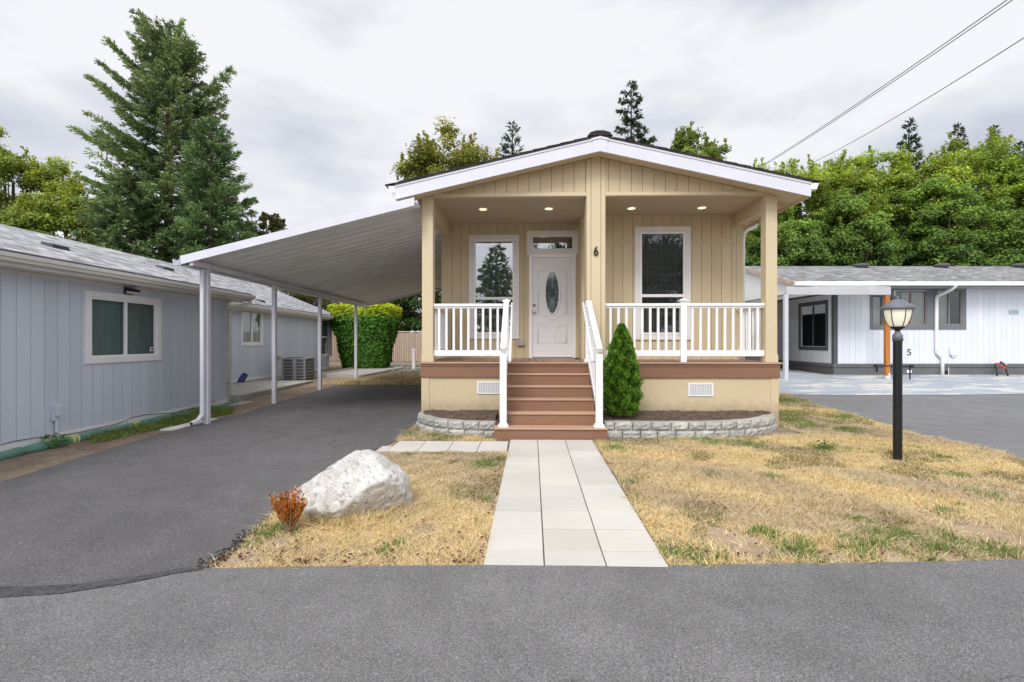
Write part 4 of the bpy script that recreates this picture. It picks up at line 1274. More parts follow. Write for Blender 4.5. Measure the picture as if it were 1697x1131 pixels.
eave_gutter(RE1, .8, 12.1, GE + .0); eave_gutter(RE2, DE + .1, 22.95, GE + .0)
mb.build('gutter', m_gutter, gh)
mb = MB(); mb.box(RE1 - .05, RE1 + .02, .8, 12.12, GE + .004, GE + .03); mb.box(RE2 - .05, RE2 + .02, DE + .3, 22.96, GE + .004, GE + .03); mb.build('drip_edge', m_dkgrey, gh)
mb = MB()
for e, w_, a, b in ((RE1, WL, .8, 12.1), (RE2, WL2, DE + .1, 22.95)):
    mb.box(e - .03, e - .002, a, b, GE - .17, GE - .03); mb.box(w_ - .02, e - .03, a, b, GE - .168, GE - .155)
    mb.box(w_ + .0, w_ + .02, a + .2, b - .3, GE - .22, GE - .17)
mb.build('fascia', m_gutter, gh)
mb = MB()
mb.hexa([(RE1 - .1, 12.08, GE - .17), (RE1 + .0, 12.1, GE - .17), (RE1, 12.13, GE - .17), (RE1 - .1, 12.13, GE - .17), (-9.6, 12.08, EYE + 2.05), (-9.55, 12.08, EYE + 2.05), (-9.55, 12.13, EYE + 2.05), (-9.6, 12.13, EYE + 2.05)])
mb.v = []; mb.f = []; mb.t = []
mb.prism([(RE2, 22.95, GE + .02), (-11.8, 22.95, EYE + 2.7), (-11.8, 22.95, EYE + 2.55), (RE2, 22.95, GE - .13)], (0, .03, 0))
mb.build('rake_board', m_wpaint, gh)
mb = MB()
mb.tube([(RE1 + .05, DE + .33, GE - .11), (RE1 + .04, DE + .33, GE - .2), (WL + .15, DE + .12, GE - .31), (WL + .055, DE - .01, GE - .42), (WL + .055, DE - .02, GE - .55), (WL + .055, DE - .03, .12)], .036, 8)
mb.build('downspout', m_gutter, gh, smooth=True)
def slider_window(s, mp, parent, two=True, vertical=False, label=None, blind=None, tw=.09):
    u0, u1, z0, z1 = s
    mb = MB(); frame(mb, mp, u0, u1, z0, z1, tw, .0, .035)
    w = mb.build('window', m_wpaint, parent, bevel=.004)
    if label: w['label'] = label
    mb = MB(); frame(mb, mp, u0 + tw, u1 - tw, z0 + tw, z1 - tw, .03, -.03, .02)
    um = (u0 + u1) / 2; zm = (z0 + z1) / 2
    if vertical: ubox(mb, mp, u0 + tw + .03, u1 - tw - .03, -.02, .018, zm - .025, zm + .025)
    else: ubox(mb, mp, um - .025, um + .025, -.02, .018, z0 + tw + .03, z1 - tw - .03)
    mb.build('sash', m_white, w, bevel=.003)
    mb = MB(); uquad(mb, mp, u0 + tw + .01, u1 - tw - .01, -.012, -.008, z0 + tw + .01, z1 - tw - .01); mb.build('pane', m_glassB, w)
    if blind:
        mb = MB(); 
        n = 26
        for k in range(n):
            a = u0 + tw + .02 + (u1 - u0 - 2 * tw - .04) * k / n; b = u0 + tw + .02 + (u1 - u0 - 2 * tw - .04) * (k + 1) / n
            mb.quad(mp(a, -.06 - .004 * (k % 2), z0 + tw), mp(b, -.06 - .004 * ((k + 1) % 2), z0 + tw), mp(b, -.06 - .004 * ((k + 1) % 2), z1 - tw), mp(a, -.06 - .004 * (k % 2), z1 - tw))
        mb.build('curtain', blind, w)
    recess(mp, u0 + .05, u1 - .05, z0 + .05, z1 - .05, .4, w)
    return w
m_curtg = M('green_grey_curtain', (.15, .215, .205), .5, .35, 2.2, stretch=(1, 2, .3))
m_curtl = M('pale_curtain', (.32, .38, .36), .7, .3, 2.5, stretch=(1, 2, .3))
w = slider_window(w1, mpA, gh, blind=m_curtg, label='wide sliding window nearest the street with a small sticker', tw=.1)
mb = MB(); um = (w1[0] + w1[1]) / 2
ubox(mb, mpA, w1[1] - .26, w1[1] - .15, .003, .005, w1[2] + .15, w1[2] + .25); mb.build('sticker', M('sticker_white', (.75, .62, .60), .5, .3, 40), w)
mb = MB(); ubox(mb, mpA, w1[1] - .25, w1[1] - .16, .006, .007, w1[2] + .15, w1[2] + .178); ubox(mb, mpA, w1[1] - .225, w1[1] - .185, .006, .007, w1[2] + .195, w1[2] + .235); mb.build('sticker_mark', m_dkgrey, w)
slider_window(w2, mpB, gh, blind=m_curtl, label='small white window behind the carport posts')
slider_window(w3, mpB, gh, vertical=True, blind=m_curtg, label='narrow tall white window at the rear corner')
def wall_lamp(mp, u, z, s=1.0):
    mb = MB(); ubox(mb, mp, u - .09 * s, u + .09 * s, .022, .04, z - .06 * s, z + .06 * s)
    mb.add([mp(u - .1 * s, .03, z + .06 * s), mp(u + .1 * s, .03, z + .06 * s), mp(u + .1 * s, .16 * s, z + .02 * s), mp(u - .1 * s, .16 * s, z + .02 * s), mp(u - .1 * s, .03, z - .0), mp(u + .1 * s, .03, z - .0), mp(u + .1 * s, .16 * s, z - .02 * s), mp(u - .1 * s, .16 * s, z - .02 * s)],
           [(0, 1, 2, 3), (4, 5, 6, 7), (0, 1, 5, 4), (1, 2, 6, 5), (2, 3, 7, 6), (3, 0, 4, 7)])
    l = mb.build('wall_light', m_black, gh)
    mb = MB(); ubox(mb, mp, u - .075 * s, u + .075 * s, .045, .12 * s, z - .05 * s, z - .005); mb.build('lens', m_trimc, l)
wall_lamp(mpA, 8.62, 2.40, 1.0); wall_lamp(mpB, 17.9, 2.67, 1.1)
mb = MB()
u_ = -WL * F / (848.5 - 88) * 1.0
mb.box(WL + .014, WL + .10, u_ - .05, u_ + .05, .42, .58); mb.box(WL + .02, WL + .07, u_ - .06, u_ - .02, .35, .43); mb.tube([(WL + .05, u_, .08), (WL + .05, u_, .42)], .022, 8)
mb.build('meter_box', m_greysid, gh, bevel=.006)
mb = MB(); u_ = 17.7
mb.box(WL2 + .014, WL2 + .12, u_ - .12, u_ + .12, .95, 1.2); mb.build('outlet_box', m_gutter, gh, bevel=.01)
for lat_, d_, in ((-7.75, 8.35), (-7.9, 10.3 + .9), (-8.55, 15.5), (-8.55, 16.7), (-9.4, 15.8)):
    if lat_ > -8: zr = GE + .02 + (EYE + 2.2 - GE - .02) * (RE1 - lat_) / (RE1 + 9.6)
    else: zr = GE + .02 + (EYE + 2.7 - GE - .02) * (RE2 - lat_) / (RE2 + 11.8)
    sl_ = (2.2 - 1.13) / 3.18 if lat_ > -8 else (2.7 - 1.13) / 3.73
    mb = MB()
    p0 = [(lat_ - .11, d_ - .17, zr + .11 * sl_), (lat_ + .11, d_ - .17, zr - .11 * sl_), (lat_ + .11, d_ + .17, zr - .11 * sl_), (lat_ - .11, d_ + .17, zr + .11 * sl_)]
    mb.hexa(p0 + [(x_, y_, z_ + .055) for x_, y_, z_ in [(lat_ - .09, d_ - .15, zr + .07 * sl_), (lat_ + .09, d_ - .15, zr - .09 * sl_ * .7), (lat_ + .09, d_ + .15, zr - .09 * sl_ * .7), (lat_ - .09, d_ + .15, zr + .07 * sl_)]])
    mb.build('roof_vent', m_black, rf, bevel=.01)
turned(gh)

# erosion sock along the base
def cfp(pts): return [(*cf(a, b), c) for a, b, c in pts]
mb = MB(); pts = []; rad = []
r_ = random.Random(5)
for k in range(110):
    d_ = 3.0 + k * .08; s_ = WL + .17 + .03 * math.sin(d_ * 1.3)
    pts.append((s_, d_, .038 + .008 * math.sin(d_ * 5))); rad.append(.066 * (.80 if k % 9 == 0 else 1.0) * (1 + .07 * math.sin(k * 1.9)) * r_.uniform(.95, 1.04))
sock = thing('erosion_sock', 'green fabric erosion tube with yellow bands lying along the grey house', 'erosion tube', (*cf(WL + .2, 7), 0))
mb.tube(cfp(pts), rad, 12); mb.build('tube', m_green, sock, smooth=True)
for d_ in (7.32, 8.55):
    mb = MB()
    for q_ in (0, .07): mb.tube(cfp([(WL + .17 + .03 * math.sin(d_ * 1.3), d_ + q_, .04), (WL + .17 + .03 * math.sin(d_ * 1.3), d_ + q_ + .03, .04)]), .074, 14)
    mb.build('band', m_ygreen, sock)

# concrete slab, gravel pad, edging
mb = MB(); c4 = [cf(-8.36, 11.9), cf(-6.62, 11.95), cf(-6.62, 16.4), cf(-8.36, 16.4)]
mb.hexa([(x, y, -.02) for x, y in c4] + [(x, y, .205) for x, y in c4]); mb.build('concrete_slab', m_conc, bevel=.015, label='raised concrete slab beside the grey house behind the carport', cat='concrete slab')
mb = MB(); c4 = [cf(-6.9, 11.2), cf(-6.2, 11.35), cf(-6.25, 11.9), cf(-7.0, 11.88)]
mb.hexa([(x, y, .0) for x, y in c4] + [(x, y, .065) for x, y in c4]); mb.build('stepping_slab', m_conc, bevel=.01, label='low pale concrete step in front of the raised slab', cat='concrete slab')
mb = MB(); c4 = [cf(-5.95, 8.3), cf(-5.72, 8.3), cf(-5.68, 9.5), cf(-5.86, 9.5)]
mb.hexa([(x, y, .0) for x, y in c4] + [(x, y, .03) for x, y in c4]); mb.build('splash_strip', m_concw, bevel=.006, label='thin white concrete strip under the carport downspout', cat='splash strip')
m_gravel = M('pale_gravel', (.50, .47, .43), .95, .3, 30, fine=.5, fscale=25, bump=1, bscale=25)
mb = MB(); c4 = [cf(-7.35, 18.6), cf(-5.45, 17.9), cf(-5.0, 23.0), cf(-7.2, 23.4)]
g_ = [float(gz(*c)) for c in c4]
mb.hexa([(x, y, g - .02) for (x, y), g in zip(c4, g_)] + [(x, y, g + .07) for (x, y), g in zip(c4, g_)])
pad = mb.build('gravel_pad', m_gravel, label='pale gravel bed with timber edging in front of the hedge', cat='gravel bed')
mb = MB()
for i in range(4):
    a, b = c4[i], c4[(i + 1) % 4]; mb.bar((*a, g_[i] + .05), (*b, g_[(i + 1) % 4] + .05), .09, .14)
mb.build('edging', m_conc, pad)
pad.children[0].matrix_parent_inverse = Matrix.Translation(-pad.location)
pebs = MB()
for _ in range(260):
    d_ = random.uniform(19.5, 27); lat_ = random.uniform(-6.2, -3.2) * d_ / 25; x, y = cf(lat_, d_); s = random.uniform(.03, .1); z = float(gz(x, y)) + .01
    k_ = random.uniform(.7, 1.15); pebs.tint = (k_, k_, k_ * .97)
    pebs.lathe((x, y, z), [(s * .6, 0), (s, s * .3), (s * .5, s * .6)], 6)
pebs.build('river_rocks', m_block, label='pale river rocks scattered along the tan fence foot', cat='rocks', kind='stuff')

# blue scoop, ac unit, pipe
mb = MB(); x, y = cf(-7.95, 14.4); z = .29
mb.add([(x - .12, y, z + .02), (x + .06, y - .1, z + .02), (x + .2, y - .08, z + .26), (x + .0, y + .02, z + .24), (x - .1, y + .12, z + .02), (x + .08, y + .06, z + .02), (x + .2, y + .06, z + .24), (x + .02, y + .12, z + .3)],
       [(0, 1, 2, 3), (4, 5, 6, 7), (0, 1, 5, 4), (1, 2, 6, 5), (0, 3, 7, 4)])
mb.build('plastic_scoop', m_blue, label='dark blue plastic scoop leaning at the grey wall on the slab', cat='scoop')
ac = thing('air_conditioner', 'grey square air conditioning unit with louvred sides by the grey wall', 'air conditioner', (*cf(-7.55, 17.4), .13))
ax, ay = -7.55, 17.4; h0, h1 = .15, .93; hw = .41
mb = MB(); mb.box(ax - hw + .02, ax + hw - .02, ay - hw + .02, ay + hw - .02, h0, h1 - .05)
b_ = mb.build('coil', m_dkgrey, ac)
mb = MB(); mb.box(ax - hw, ax + hw, ay - hw, ay + hw, h1 - .05, h1); mb.box(ax - hw, ax + hw, ay - hw, ay + hw, h0 - .05, h0)
for sx in (-1, 1):
    for sy in (-1, 1): mb.box(ax + sx * (hw - .07), ax + sx * hw, ay + sy * (hw - .07), ay + sy * hw, h0, h1 - .05)
mb.box(ax - .04, ax + .10, ay - hw - .0, ay - hw + .02, h0, h1 - .05)
mb.build('casing', m_acgrey, ac, bevel=.02)
mb = MB()
for k in range(6):
    z = h0 + .06 + k * .11
    mb.box(ax - hw + .07, ax - .05, ay - hw + .0, ay - hw + .018, z, z + .035); mb.box(ax + .11, ax + hw - .07, ay - hw, ay - hw + .018, z, z + .035); mb.box(ax + hw - .018, ax + hw, ay - hw + .07, ay + hw - .07, z, z + .035)
mb.build('louvre', m_acgrey, ac)
mb = MB(); mb.tube([(ax - .1, ay, h1), (ax - .1, ay, h1 + .02)], .3, 20); mb.build('fan_guard', m_dkgrey, ac)
ac['_loc'] = (ax, ay, .13)
for ch in ac.children: ch.matrix_parent_inverse = Matrix.Translation((-ax, -ay, -.13))
turned(ac)
mb = MB(); p = gp(685.5, 611); z = float(gz(*p)); mb.tube([(p[0], p[1], z - .02), (p[0], p[1], z + .85)], .085, 12); mb.tube([(p[0], p[1], z + .85), (p[0], p[1], z + .95)], .1, 12)
mb.build('vent_pipe', m_white, smooth=False, label='short white standpipe near the tan fence', cat='pipe')

# ------------------------------------------------------------------ FENCE
FY = 31.0
def fence(x0, x1, label):
    f = thing('slatted_fence', label, 'fence', ((x0 + x1) / 2, FY, float(gz((x0 + x1) / 2, FY))), 'tan slatted fence along the back')
    z0 = float(gz((x0 + x1) / 2, FY)); mb = MB(); x = x0
    while x < x1:
        mb.rt(.10); mb.box(x, x + .085, FY, FY + .02, z0 + .02, z0 + 1.85); x += .115
    mb.build('slats', m_fence, f)
    mb = MB(); mb.box(x0, x1, FY + .03, FY + .04, z0, z0 + 1.8); mb.build('backing_mesh', m_groove, f)
    mb = MB(); mb.tube([(x0, FY - .02, z0 + 1.89), (x1, FY - .02, z0 + 1.89)], .03, 8); mb.build('top_rail', M('fence_rail', (.52, .45, .42), .5), f)
    x = x0 + .5
    while x < x1:
        mb = MB(); mb.tube([(x, FY + .08, z0), (x, FY + .08, z0 + 1.9)], .035, 8); mb.build('fence_post', m_midgrey, f); x += 3
fence(-16, 0, 'tan vertical slat fence behind the hedge and carport')
fence(8, 26, 'tan vertical slat fence seen through the right carport')

# ------------------------------------------------------------------ WHITE HOUSE ON THE RIGHT (own axes)
rh = thing('white_house', 'white neighbouring house number 5 with grey roof and dark trim behind the lamp post', 'house', (15, 19, .34))
DF, LS = 16.9, 11.07
k_ = lambda px, d: (px - 848.5) / F * d
zz_ = lambda py, d: EYE + (565.5 - py) / F * d
mpW = lambda u, w, z: (u, DF - w, z)
mpS_ = lambda u, w, z: (LS - w, u, z)
wt, wb = .74, zz_(466, DF)
A1 = (k_(1449, DF), k_(1468, DF), zz_(538.5, DF), zz_(479, DF)); A2 = (k_(1484, DF), k_(1534.5, DF), zz_(539, DF), zz_(483, DF)); B1 = (k_(1551.5, DF), k_(1593, DF), zz_(539, DF), zz_(481.5, DF))
A1 = (k_(1444, DF), k_(1478, DF), zz_(541, DF), zz_(491, DF))
mb, bk = MB(), MB()
siding(mb, bk, mpW, LS + .12, 26, wt, wb, [A1, A2, B1], pitch=.2, gap=.006)
SW = (LS * F / (1370 - 848.5), LS * F / (1327 - 848.5), 1.28, 2.86)
siding(mb, bk, mpS_, DF + .1, 21.2, wt, wb, [shrink(SW, .05)], pitch=.2, gap=.006)
mb.tint = (1, 1, 1); mb.box(26, 26.05, DF, 24, .3, wb); mb.box(LS, 26, 23.9, 23.95, .3, wb)
wl = mb.build('wall', m_wsid, rh); bk.build('wall_groove_backing', m_wgroove, wl)
mb = MB(); g0 = .25
mb.box(LS - .03, 26, DF - .03, DF - .0, g0, wt - .12); mb.box(LS - .05, 26, DF - .055, DF - .031, wt - .115, wt); mb.box(LS - .03, LS, DF + .001, 21.2, g0, wt - .12); mb.box(LS - .055, LS - .031, DF + .001, 21.2, wt - .115, wt)
mb.build('skirting', m_skirt, rh)
mb = MB(); mb.box(LS - .03, LS + .10, DF - .025, DF + .10, wt, wb); mb.box(LS - .02, LS - .0, DF + .1, 21.2, zz_(487, DF), zz_(487, DF) + .15)
mb.build('corner_trim', m_dkgrey, rh)
# dark board around the front windows
mb = MB()
zt_, zb_ = zz_(472.5, DF), zz_(546.5, DF)
P_ = lambda a, b, c, d_: ubox(mb, mpW, a, b, .013, .035, c, d_)
uA, uB = k_(1441, DF), k_(1600, DF)
P_(uA, uB, zb_, A2[2]); P_(k_(1480, DF), uB, max(A2[3], B1[3]), zt_); P_(uA, A1[0], A2[2], A1[3] + .05); P_(uA, k_(1480, DF), A1[3], zt_ - .02) ; P_(A1[1], A2[0], A2[2], A1[3]); P_(A2[1], B1[0], A2[2], B1[3]); P_(B1[1], uB, A2[2], max(A2[3], B1[3]))
mb.build('window_surround', m_midgrey, rh)
m_beige = M('beige_blind', (.30, .29, .26), .7, .2, 3); m_bronze = M('bronze_sash', (.22, .20, .175), .4, .1)
def rwin(s, mp, blindf, label, sashm=m_bronze, parent=rh):
    u0, u1, z0, z1 = s; mb = MB(); frame(mb, mp, u0, u1, z0, z1, .035, -.02, .02); um = (u0 + u1) / 2
    ubox(mb, mp, um - .02, um + .02, -.015, .015, z0 + .035, z1 - .035)
    w = mb.build('window', sashm, parent); w['label'] = label
    mb = MB(); uquad(mb, mp, u0 + .02, u1 - .02, -.008, -.004, z0 + .02, z1 - .02); mb.build('pane', m_glassB, w)
    if blindf:
        mb = MB(); n = 20; a0, a1 = u0 + (u1 - u0) * blindf[0], u0 + (u1 - u0) * blindf[1]
        for k in range(n):
            z = z0 + (z1 - z0) * (k + .5) / n; mb.quad(mp(a0, -.07, z - .03), mp(a1, -.07, z - .03), mp(a1, -.05, z + .03), mp(a0, -.05, z + .03))
        mb.build('blind', m_beige, w)
    recess(mp, u0, u1, z0, z1, .5, w)
rwin(A1, mpW, (.1, .5), 'dark window next to the orange post', m_dkgrey)
rwin(A2, mpW, (.25, 1), 'window with half drawn blinds behind the lamp head')
rwin(B1, mpW, (0, .5), 'window right of the downspout')
rwin(SW, mpS_, None, 'large dark double window under the carport', m_dkgrey)
mb = MB(); frame(mb, mpS_, SW[0] - .1, SW[1] + .1, SW[2] - .1, SW[3] + .1, .1, .013, .03); mb.build('window_surround', m_dkgrey, rh)
p = (k_(1506, DF), DF - .02, zz_(584.5, DF))
text('5', .32, p, (math.pi / 2, 0, 0), m_dkgrey, rh, 'house_number', ext=.006, sx=1.15)['label'] = 'dark house number 5 on the white wall'
# roof
ER, RR, RZ = 16.3, 20.1, EYE + 3.06
rL, rR = 9.34, 27.0; ez_ = zz_(468, ER)
mb = MB()
mb.hexa([(rL, ER, ez_ - .1), (rR, ER, ez_ - .1), (rR, RR, RZ - .1), (rL, RR, RZ - .1), (rL, ER, ez_), (rR, ER, ez_), (rR, RR, RZ), (rL, RR, RZ)])
mb.hexa([(rL, RR, RZ - .1), (rR, RR, RZ - .1), (rR, 24.2, ez_ - .1), (rL, 24.2, ez_ - .1), (rL, RR, RZ), (rR, RR, RZ), (rR, 24.2, ez_), (rL, 24.2, ez_)])
rf2 = mb.build('roof', m_shright, rh)
for px in (1428, 1561, 1690):
    lat = k_(px, RR - .35); mb = MB(); mb.lathe((lat, RR - .35, RZ - .13), [(.19, 0), (.19, .06), (.27, .07), (.27, .13), (.2, .17), (.0, .18)], 20); mb.build('roof_vent', m_dkgrey, rf2)
mb = MB(); mb.box(rL, rR, ER - .10, ER - .002, ez_ - .12, ez_ + .012); mb.build('gutter', m_white, rh, bevel=.01)
mb = MB(); mb.prism([(rL - .03, ER - .05, ez_ - .14), (rL - .03, ER - .05, ez_ + .015), (rL - .03, RR, RZ + .015), (rL - .03, RR, RZ - .15)], (.028, 0, 0))
mb.build('rake_board', M('tan_rake', (.48, .40, .33), .7, .2, 4), rh)
mb = MB(); zc = EYE + 1.62
mb.prism([(rL + .1, ER + .2, zc), (rL + .1, ER + .2, ez_ - .0), (rL + .1, RR, RZ - .12), (rL + .1, 23.6, ez_ + .1), (rL + .1, 23.6, zc)], (.03, 0, 0))
mb.build('gable_panel', m_wpaint, rh)
mb = MB(); mb.box(rL + .131, LS + .05, ER + .3, 23.6, zc + .05, zc + .07); mb.box(LS, rR - .5, ER + .002, DF + .1, ez_ - .16, ez_ - .14); mb.build('carport_ceiling', M('dull_ceiling', (.36, .36, .37), .7, .1), rh)
dP = 15.7
mb = MB(); mb.box(k_(1302, dP), k_(1474.5, dP), dP - .05, dP + .05, zz_(489, dP), zz_(475.5, dP)); mb.box(rL + .15, rL + .25, dP, 23.5, zz_(489, dP), zz_(476, dP))
mb.build('carport_beam', M('grey_white_beam', (.50, .50, .52), .6, .08, 3), rh, bevel=.006)
mb = MB(); mb.box(rL + .3, k_(1473, dP), dP + .06, DF - .07, zz_(476, dP), zz_(474.5, dP)); mb.build('canopy_sheet', m_alum, rh)
mb = MB(); u = k_(1302, dP); mb.box(u - .06, u + .06, dP - .06, dP + .06, .28, zz_(489, dP)); mb.build('carport_post', M('pale_grey_post', (.58, .60, .64), .6, .08, 3), rh, bevel=.008)
mb = MB(); u = k_(1470, dP); mb.box(u - .07, u + .07, dP - .045, dP + .06, .42, zz_(489, dP) - .002); o = mb.build('carport_post', m_orange, rh, bevel=.006); o['label'] = 'orange stained timber carport post'
mb = MB(); mb.box(u + .0, u + .06, dP - .06, dP - .046, .30, .5); mb.box(u - .06, u + .05, dP - .04, dP + .05, .28, .419); mb.build('post_foot', m_wpaint, o)
mb = MB(); lat = 9.45; mb.box(lat + .3, lat + .42, 18.6, 21.4, .2, EYE + 1.1); mb.box(lat + .0, 11.0, 22.9, 22.95, 2.05, 3.1); mb.build('dark_wall_shade_panel', m_dkgrey, rh)  # dark side wall, plus a back panel added as the carport's shade
dd = DF - .07; u = k_(1549, DF)
mb = MB(); mb.tube([(k_(1556, DF), ER - .06, ez_ - .1), (k_(1554, DF), ER + .05, ez_ - .22), (u + .02, dd, ez_ - .42), (u, dd, ez_ - .55), (u, dd, 1.22), (u + .02, dd, 1.1), (u + .17, dd, .98), (u + .2, dd, .9), (u + .2, dd, .26)], .055, 10)
mb.build('downspout', m_wpaint, rh, smooth=True)
mb = MB(); u = k_(1577.5, DF); z = zz_(583, DF); mb.box(u - .11, u + .11, DF - .09, DF - .013, z - .12, z + .14); mb.tube([(u - .14, DF - .03, z), (u - .14, DF - .03, .3)], .012, 6); mb.box(u - .05, u + .03, DF - .08, DF - .03, z - .18, z - .121)
mb.build('electric_box', m_wpaint, rh, bevel=.008)
mb = MB(); u = k_(1679, DF); z = zz_(517.5, DF); mb.box(u - .16, u + .16, DF - .03, DF - .013, z - .07, z + .07); mb.build('plate', m_curtl, rh)
mb = MB(); u = k_(1505, DF); z = zz_(616, DF); mb.box(u - .08, u + .08, DF - .06, DF - .031, z - .05, z + .05); mb.build('outlet_box', m_wpaint, rh, bevel=.006)
mb = MB(); u = k_(1565, DF); z = zz_(618.5, DF); mb.box(u - .11, u + .11, DF - .034, DF - .0305, z - .09, z + .09); mb.build('vent_opening', m_dark, rh)
turned(rh)

# pole resting low across the skirting, and jump leads
def W3(px, py, d): x, y, z = atd(px, py, d); return (x, y, z)
mb = MB(); mb.tube([W3(1450, 606.5, 15.4), W3(1511, 607.5, 15.4)], .022, 8); mb.tube([W3(1449, 606.3, 15.4), W3(1453, 606.6, 15.4)], .045, 8); mb.tube([W3(1508, 607.3, 15.4), W3(1513, 607.6, 15.4)], .05, 8)
mb.tube([W3(1453, 607, 15.4), W3(1453, 617, 15.4)], .03, 6); mb.tube([W3(1508, 607.4, 15.4), (W3(1508, 607.4, 15.4)[0], W3(1508, 607.4, 15.4)[1], .32)], .02, 6)
mb.build('barrier_bar', m_black, label='low black bar with rounded ends behind the lamp post', cat='bar')
jl = thing('jumper_cables', 'black hose loop with red and yellow fittings against the white house', 'hose', W3(1660, 625, 16.4))
mb = MB(); mb.tube([W3(1631, 625, 16.3), W3(1650, 625.2, 16.3), W3(1680, 624.6, 16.3), W3(1690, 624.6, 16.3)], .02, 6)
mb.tube([W3(1652.5, 624.5, 16.4), W3(1652, 615, 16.5), W3(1649, 606, 16.6), W3(1651, 602.5, 16.65), W3(1656, 603, 16.7)], .024, 8)
mb.tube([W3(1664, 604, 16.7), W3(1667, 609, 16.65), W3(1668, 616, 16.5), W3(1671, 625, 16.4)], .024, 8); mb.build('hose', m_black, jl, smooth=True)
mb = MB(); mb.tube([W3(1650, 603.3, 16.6), W3(1657, 603, 16.65)], .035, 8); mb.tube([W3(1659, 606, 16.6), W3(1667, 611, 16.6)], .03, 8); mb.build('red_fitting', m_red, jl)
mb = MB(); mb.tube([W3(1658, 600, 16.6), W3(1664, 604, 16.6)], .03, 8); mb.build('blue_fitting', m_blue, jl)
mb = MB(); mb.tube([W3(1664, 602.5, 16.6), W3(1668, 605, 16.6)], .025, 8); mb.build('yellow_fitting', M('yellow_plastic', (.7, .5, .05), .4), jl)

# ------------------------------------------------------------------ LAMP POST
lx, ly = gp(1487.5, 762); lz = float(gz(lx, ly))
lp = thing('lamp_post', 'black garden lamp post with grey hood and lit cream globe on the dry lawn', 'lamp post', (lx, ly, lz))
h = lambda py: EYE + (565.5 - py) / F * 6.29 - lz
mb = MB(); mb.lathe((lx, ly, lz), [(.05, -.1), (.05, h(562)), ], 20); mb.build('pole', m_black, lp, smooth=False, bevel=0)
mb = MB(); mb.lathe((lx, ly, lz), [(.056, h(566)), (.056, h(556)), (.050, h(555)), (.03, h(551)), (.028, h(548.5))], 20); mb.tube([(lx + .04, ly - .04, lz + h(563)), (lx + .045, ly - .048, lz + h(563))], .005, 6)
mb.build('collar', m_lampgrey, lp, smooth=True)
mb = MB(); mb.lathe((lx, ly, lz), [(.02, h(550)), (.04, h(546.5)), (.085, h(542.5)), (.088, h(541.5))], 24); cu_ = mb.build('lamp_cup', m_black, lp, smooth=True)
gprof_ = [(.084, h(541.8)), (.10, h(538)), (.125, h(530)), (.14, h(521)), (.145, h(513.5))]
m_globe = emit('lit_globe', (.70, .67, .55), .42)
mb = MB(); mb.lathe((lx, ly, lz), gprof_, 28); mb.build('globe', m_globe, lp, smooth=True)
mb = MB(); mb.lathe((lx, ly, lz), [(.03, h(528)), (.05, h(524)), (.05, h(518)), (.03, h(514.5))], 12)
for a in range(6):
    an = math.pi / 6 + a * math.pi / 3 - math.pi / 2 - .04 + math.pi / 6
    m2 = MB(); m2.tube([(lx + (r + .003) * math.cos(an), ly + (r + .003) * math.sin(an), lz + z) for r, z in gprof_], .0055, 6); m2.build('globe_rib', m_black, lp)
mb = MB(); mb.lathe((lx, ly, lz), [(.150, h(513.8)), (.180, h(513.2)), (.186, h(511)), (.165, h(506.5)), (.12, h(503.5)), (.095, h(501)), (.075, h(498.2)), (.05, h(496.8)), (.018, h(496.2)), (.016, h(495)), (.022, h(493.8)), (.012, h(492.4)), (.005, h(490.3))], 28)
mb.build('hood', m_lampgrey, lp, smooth=True)

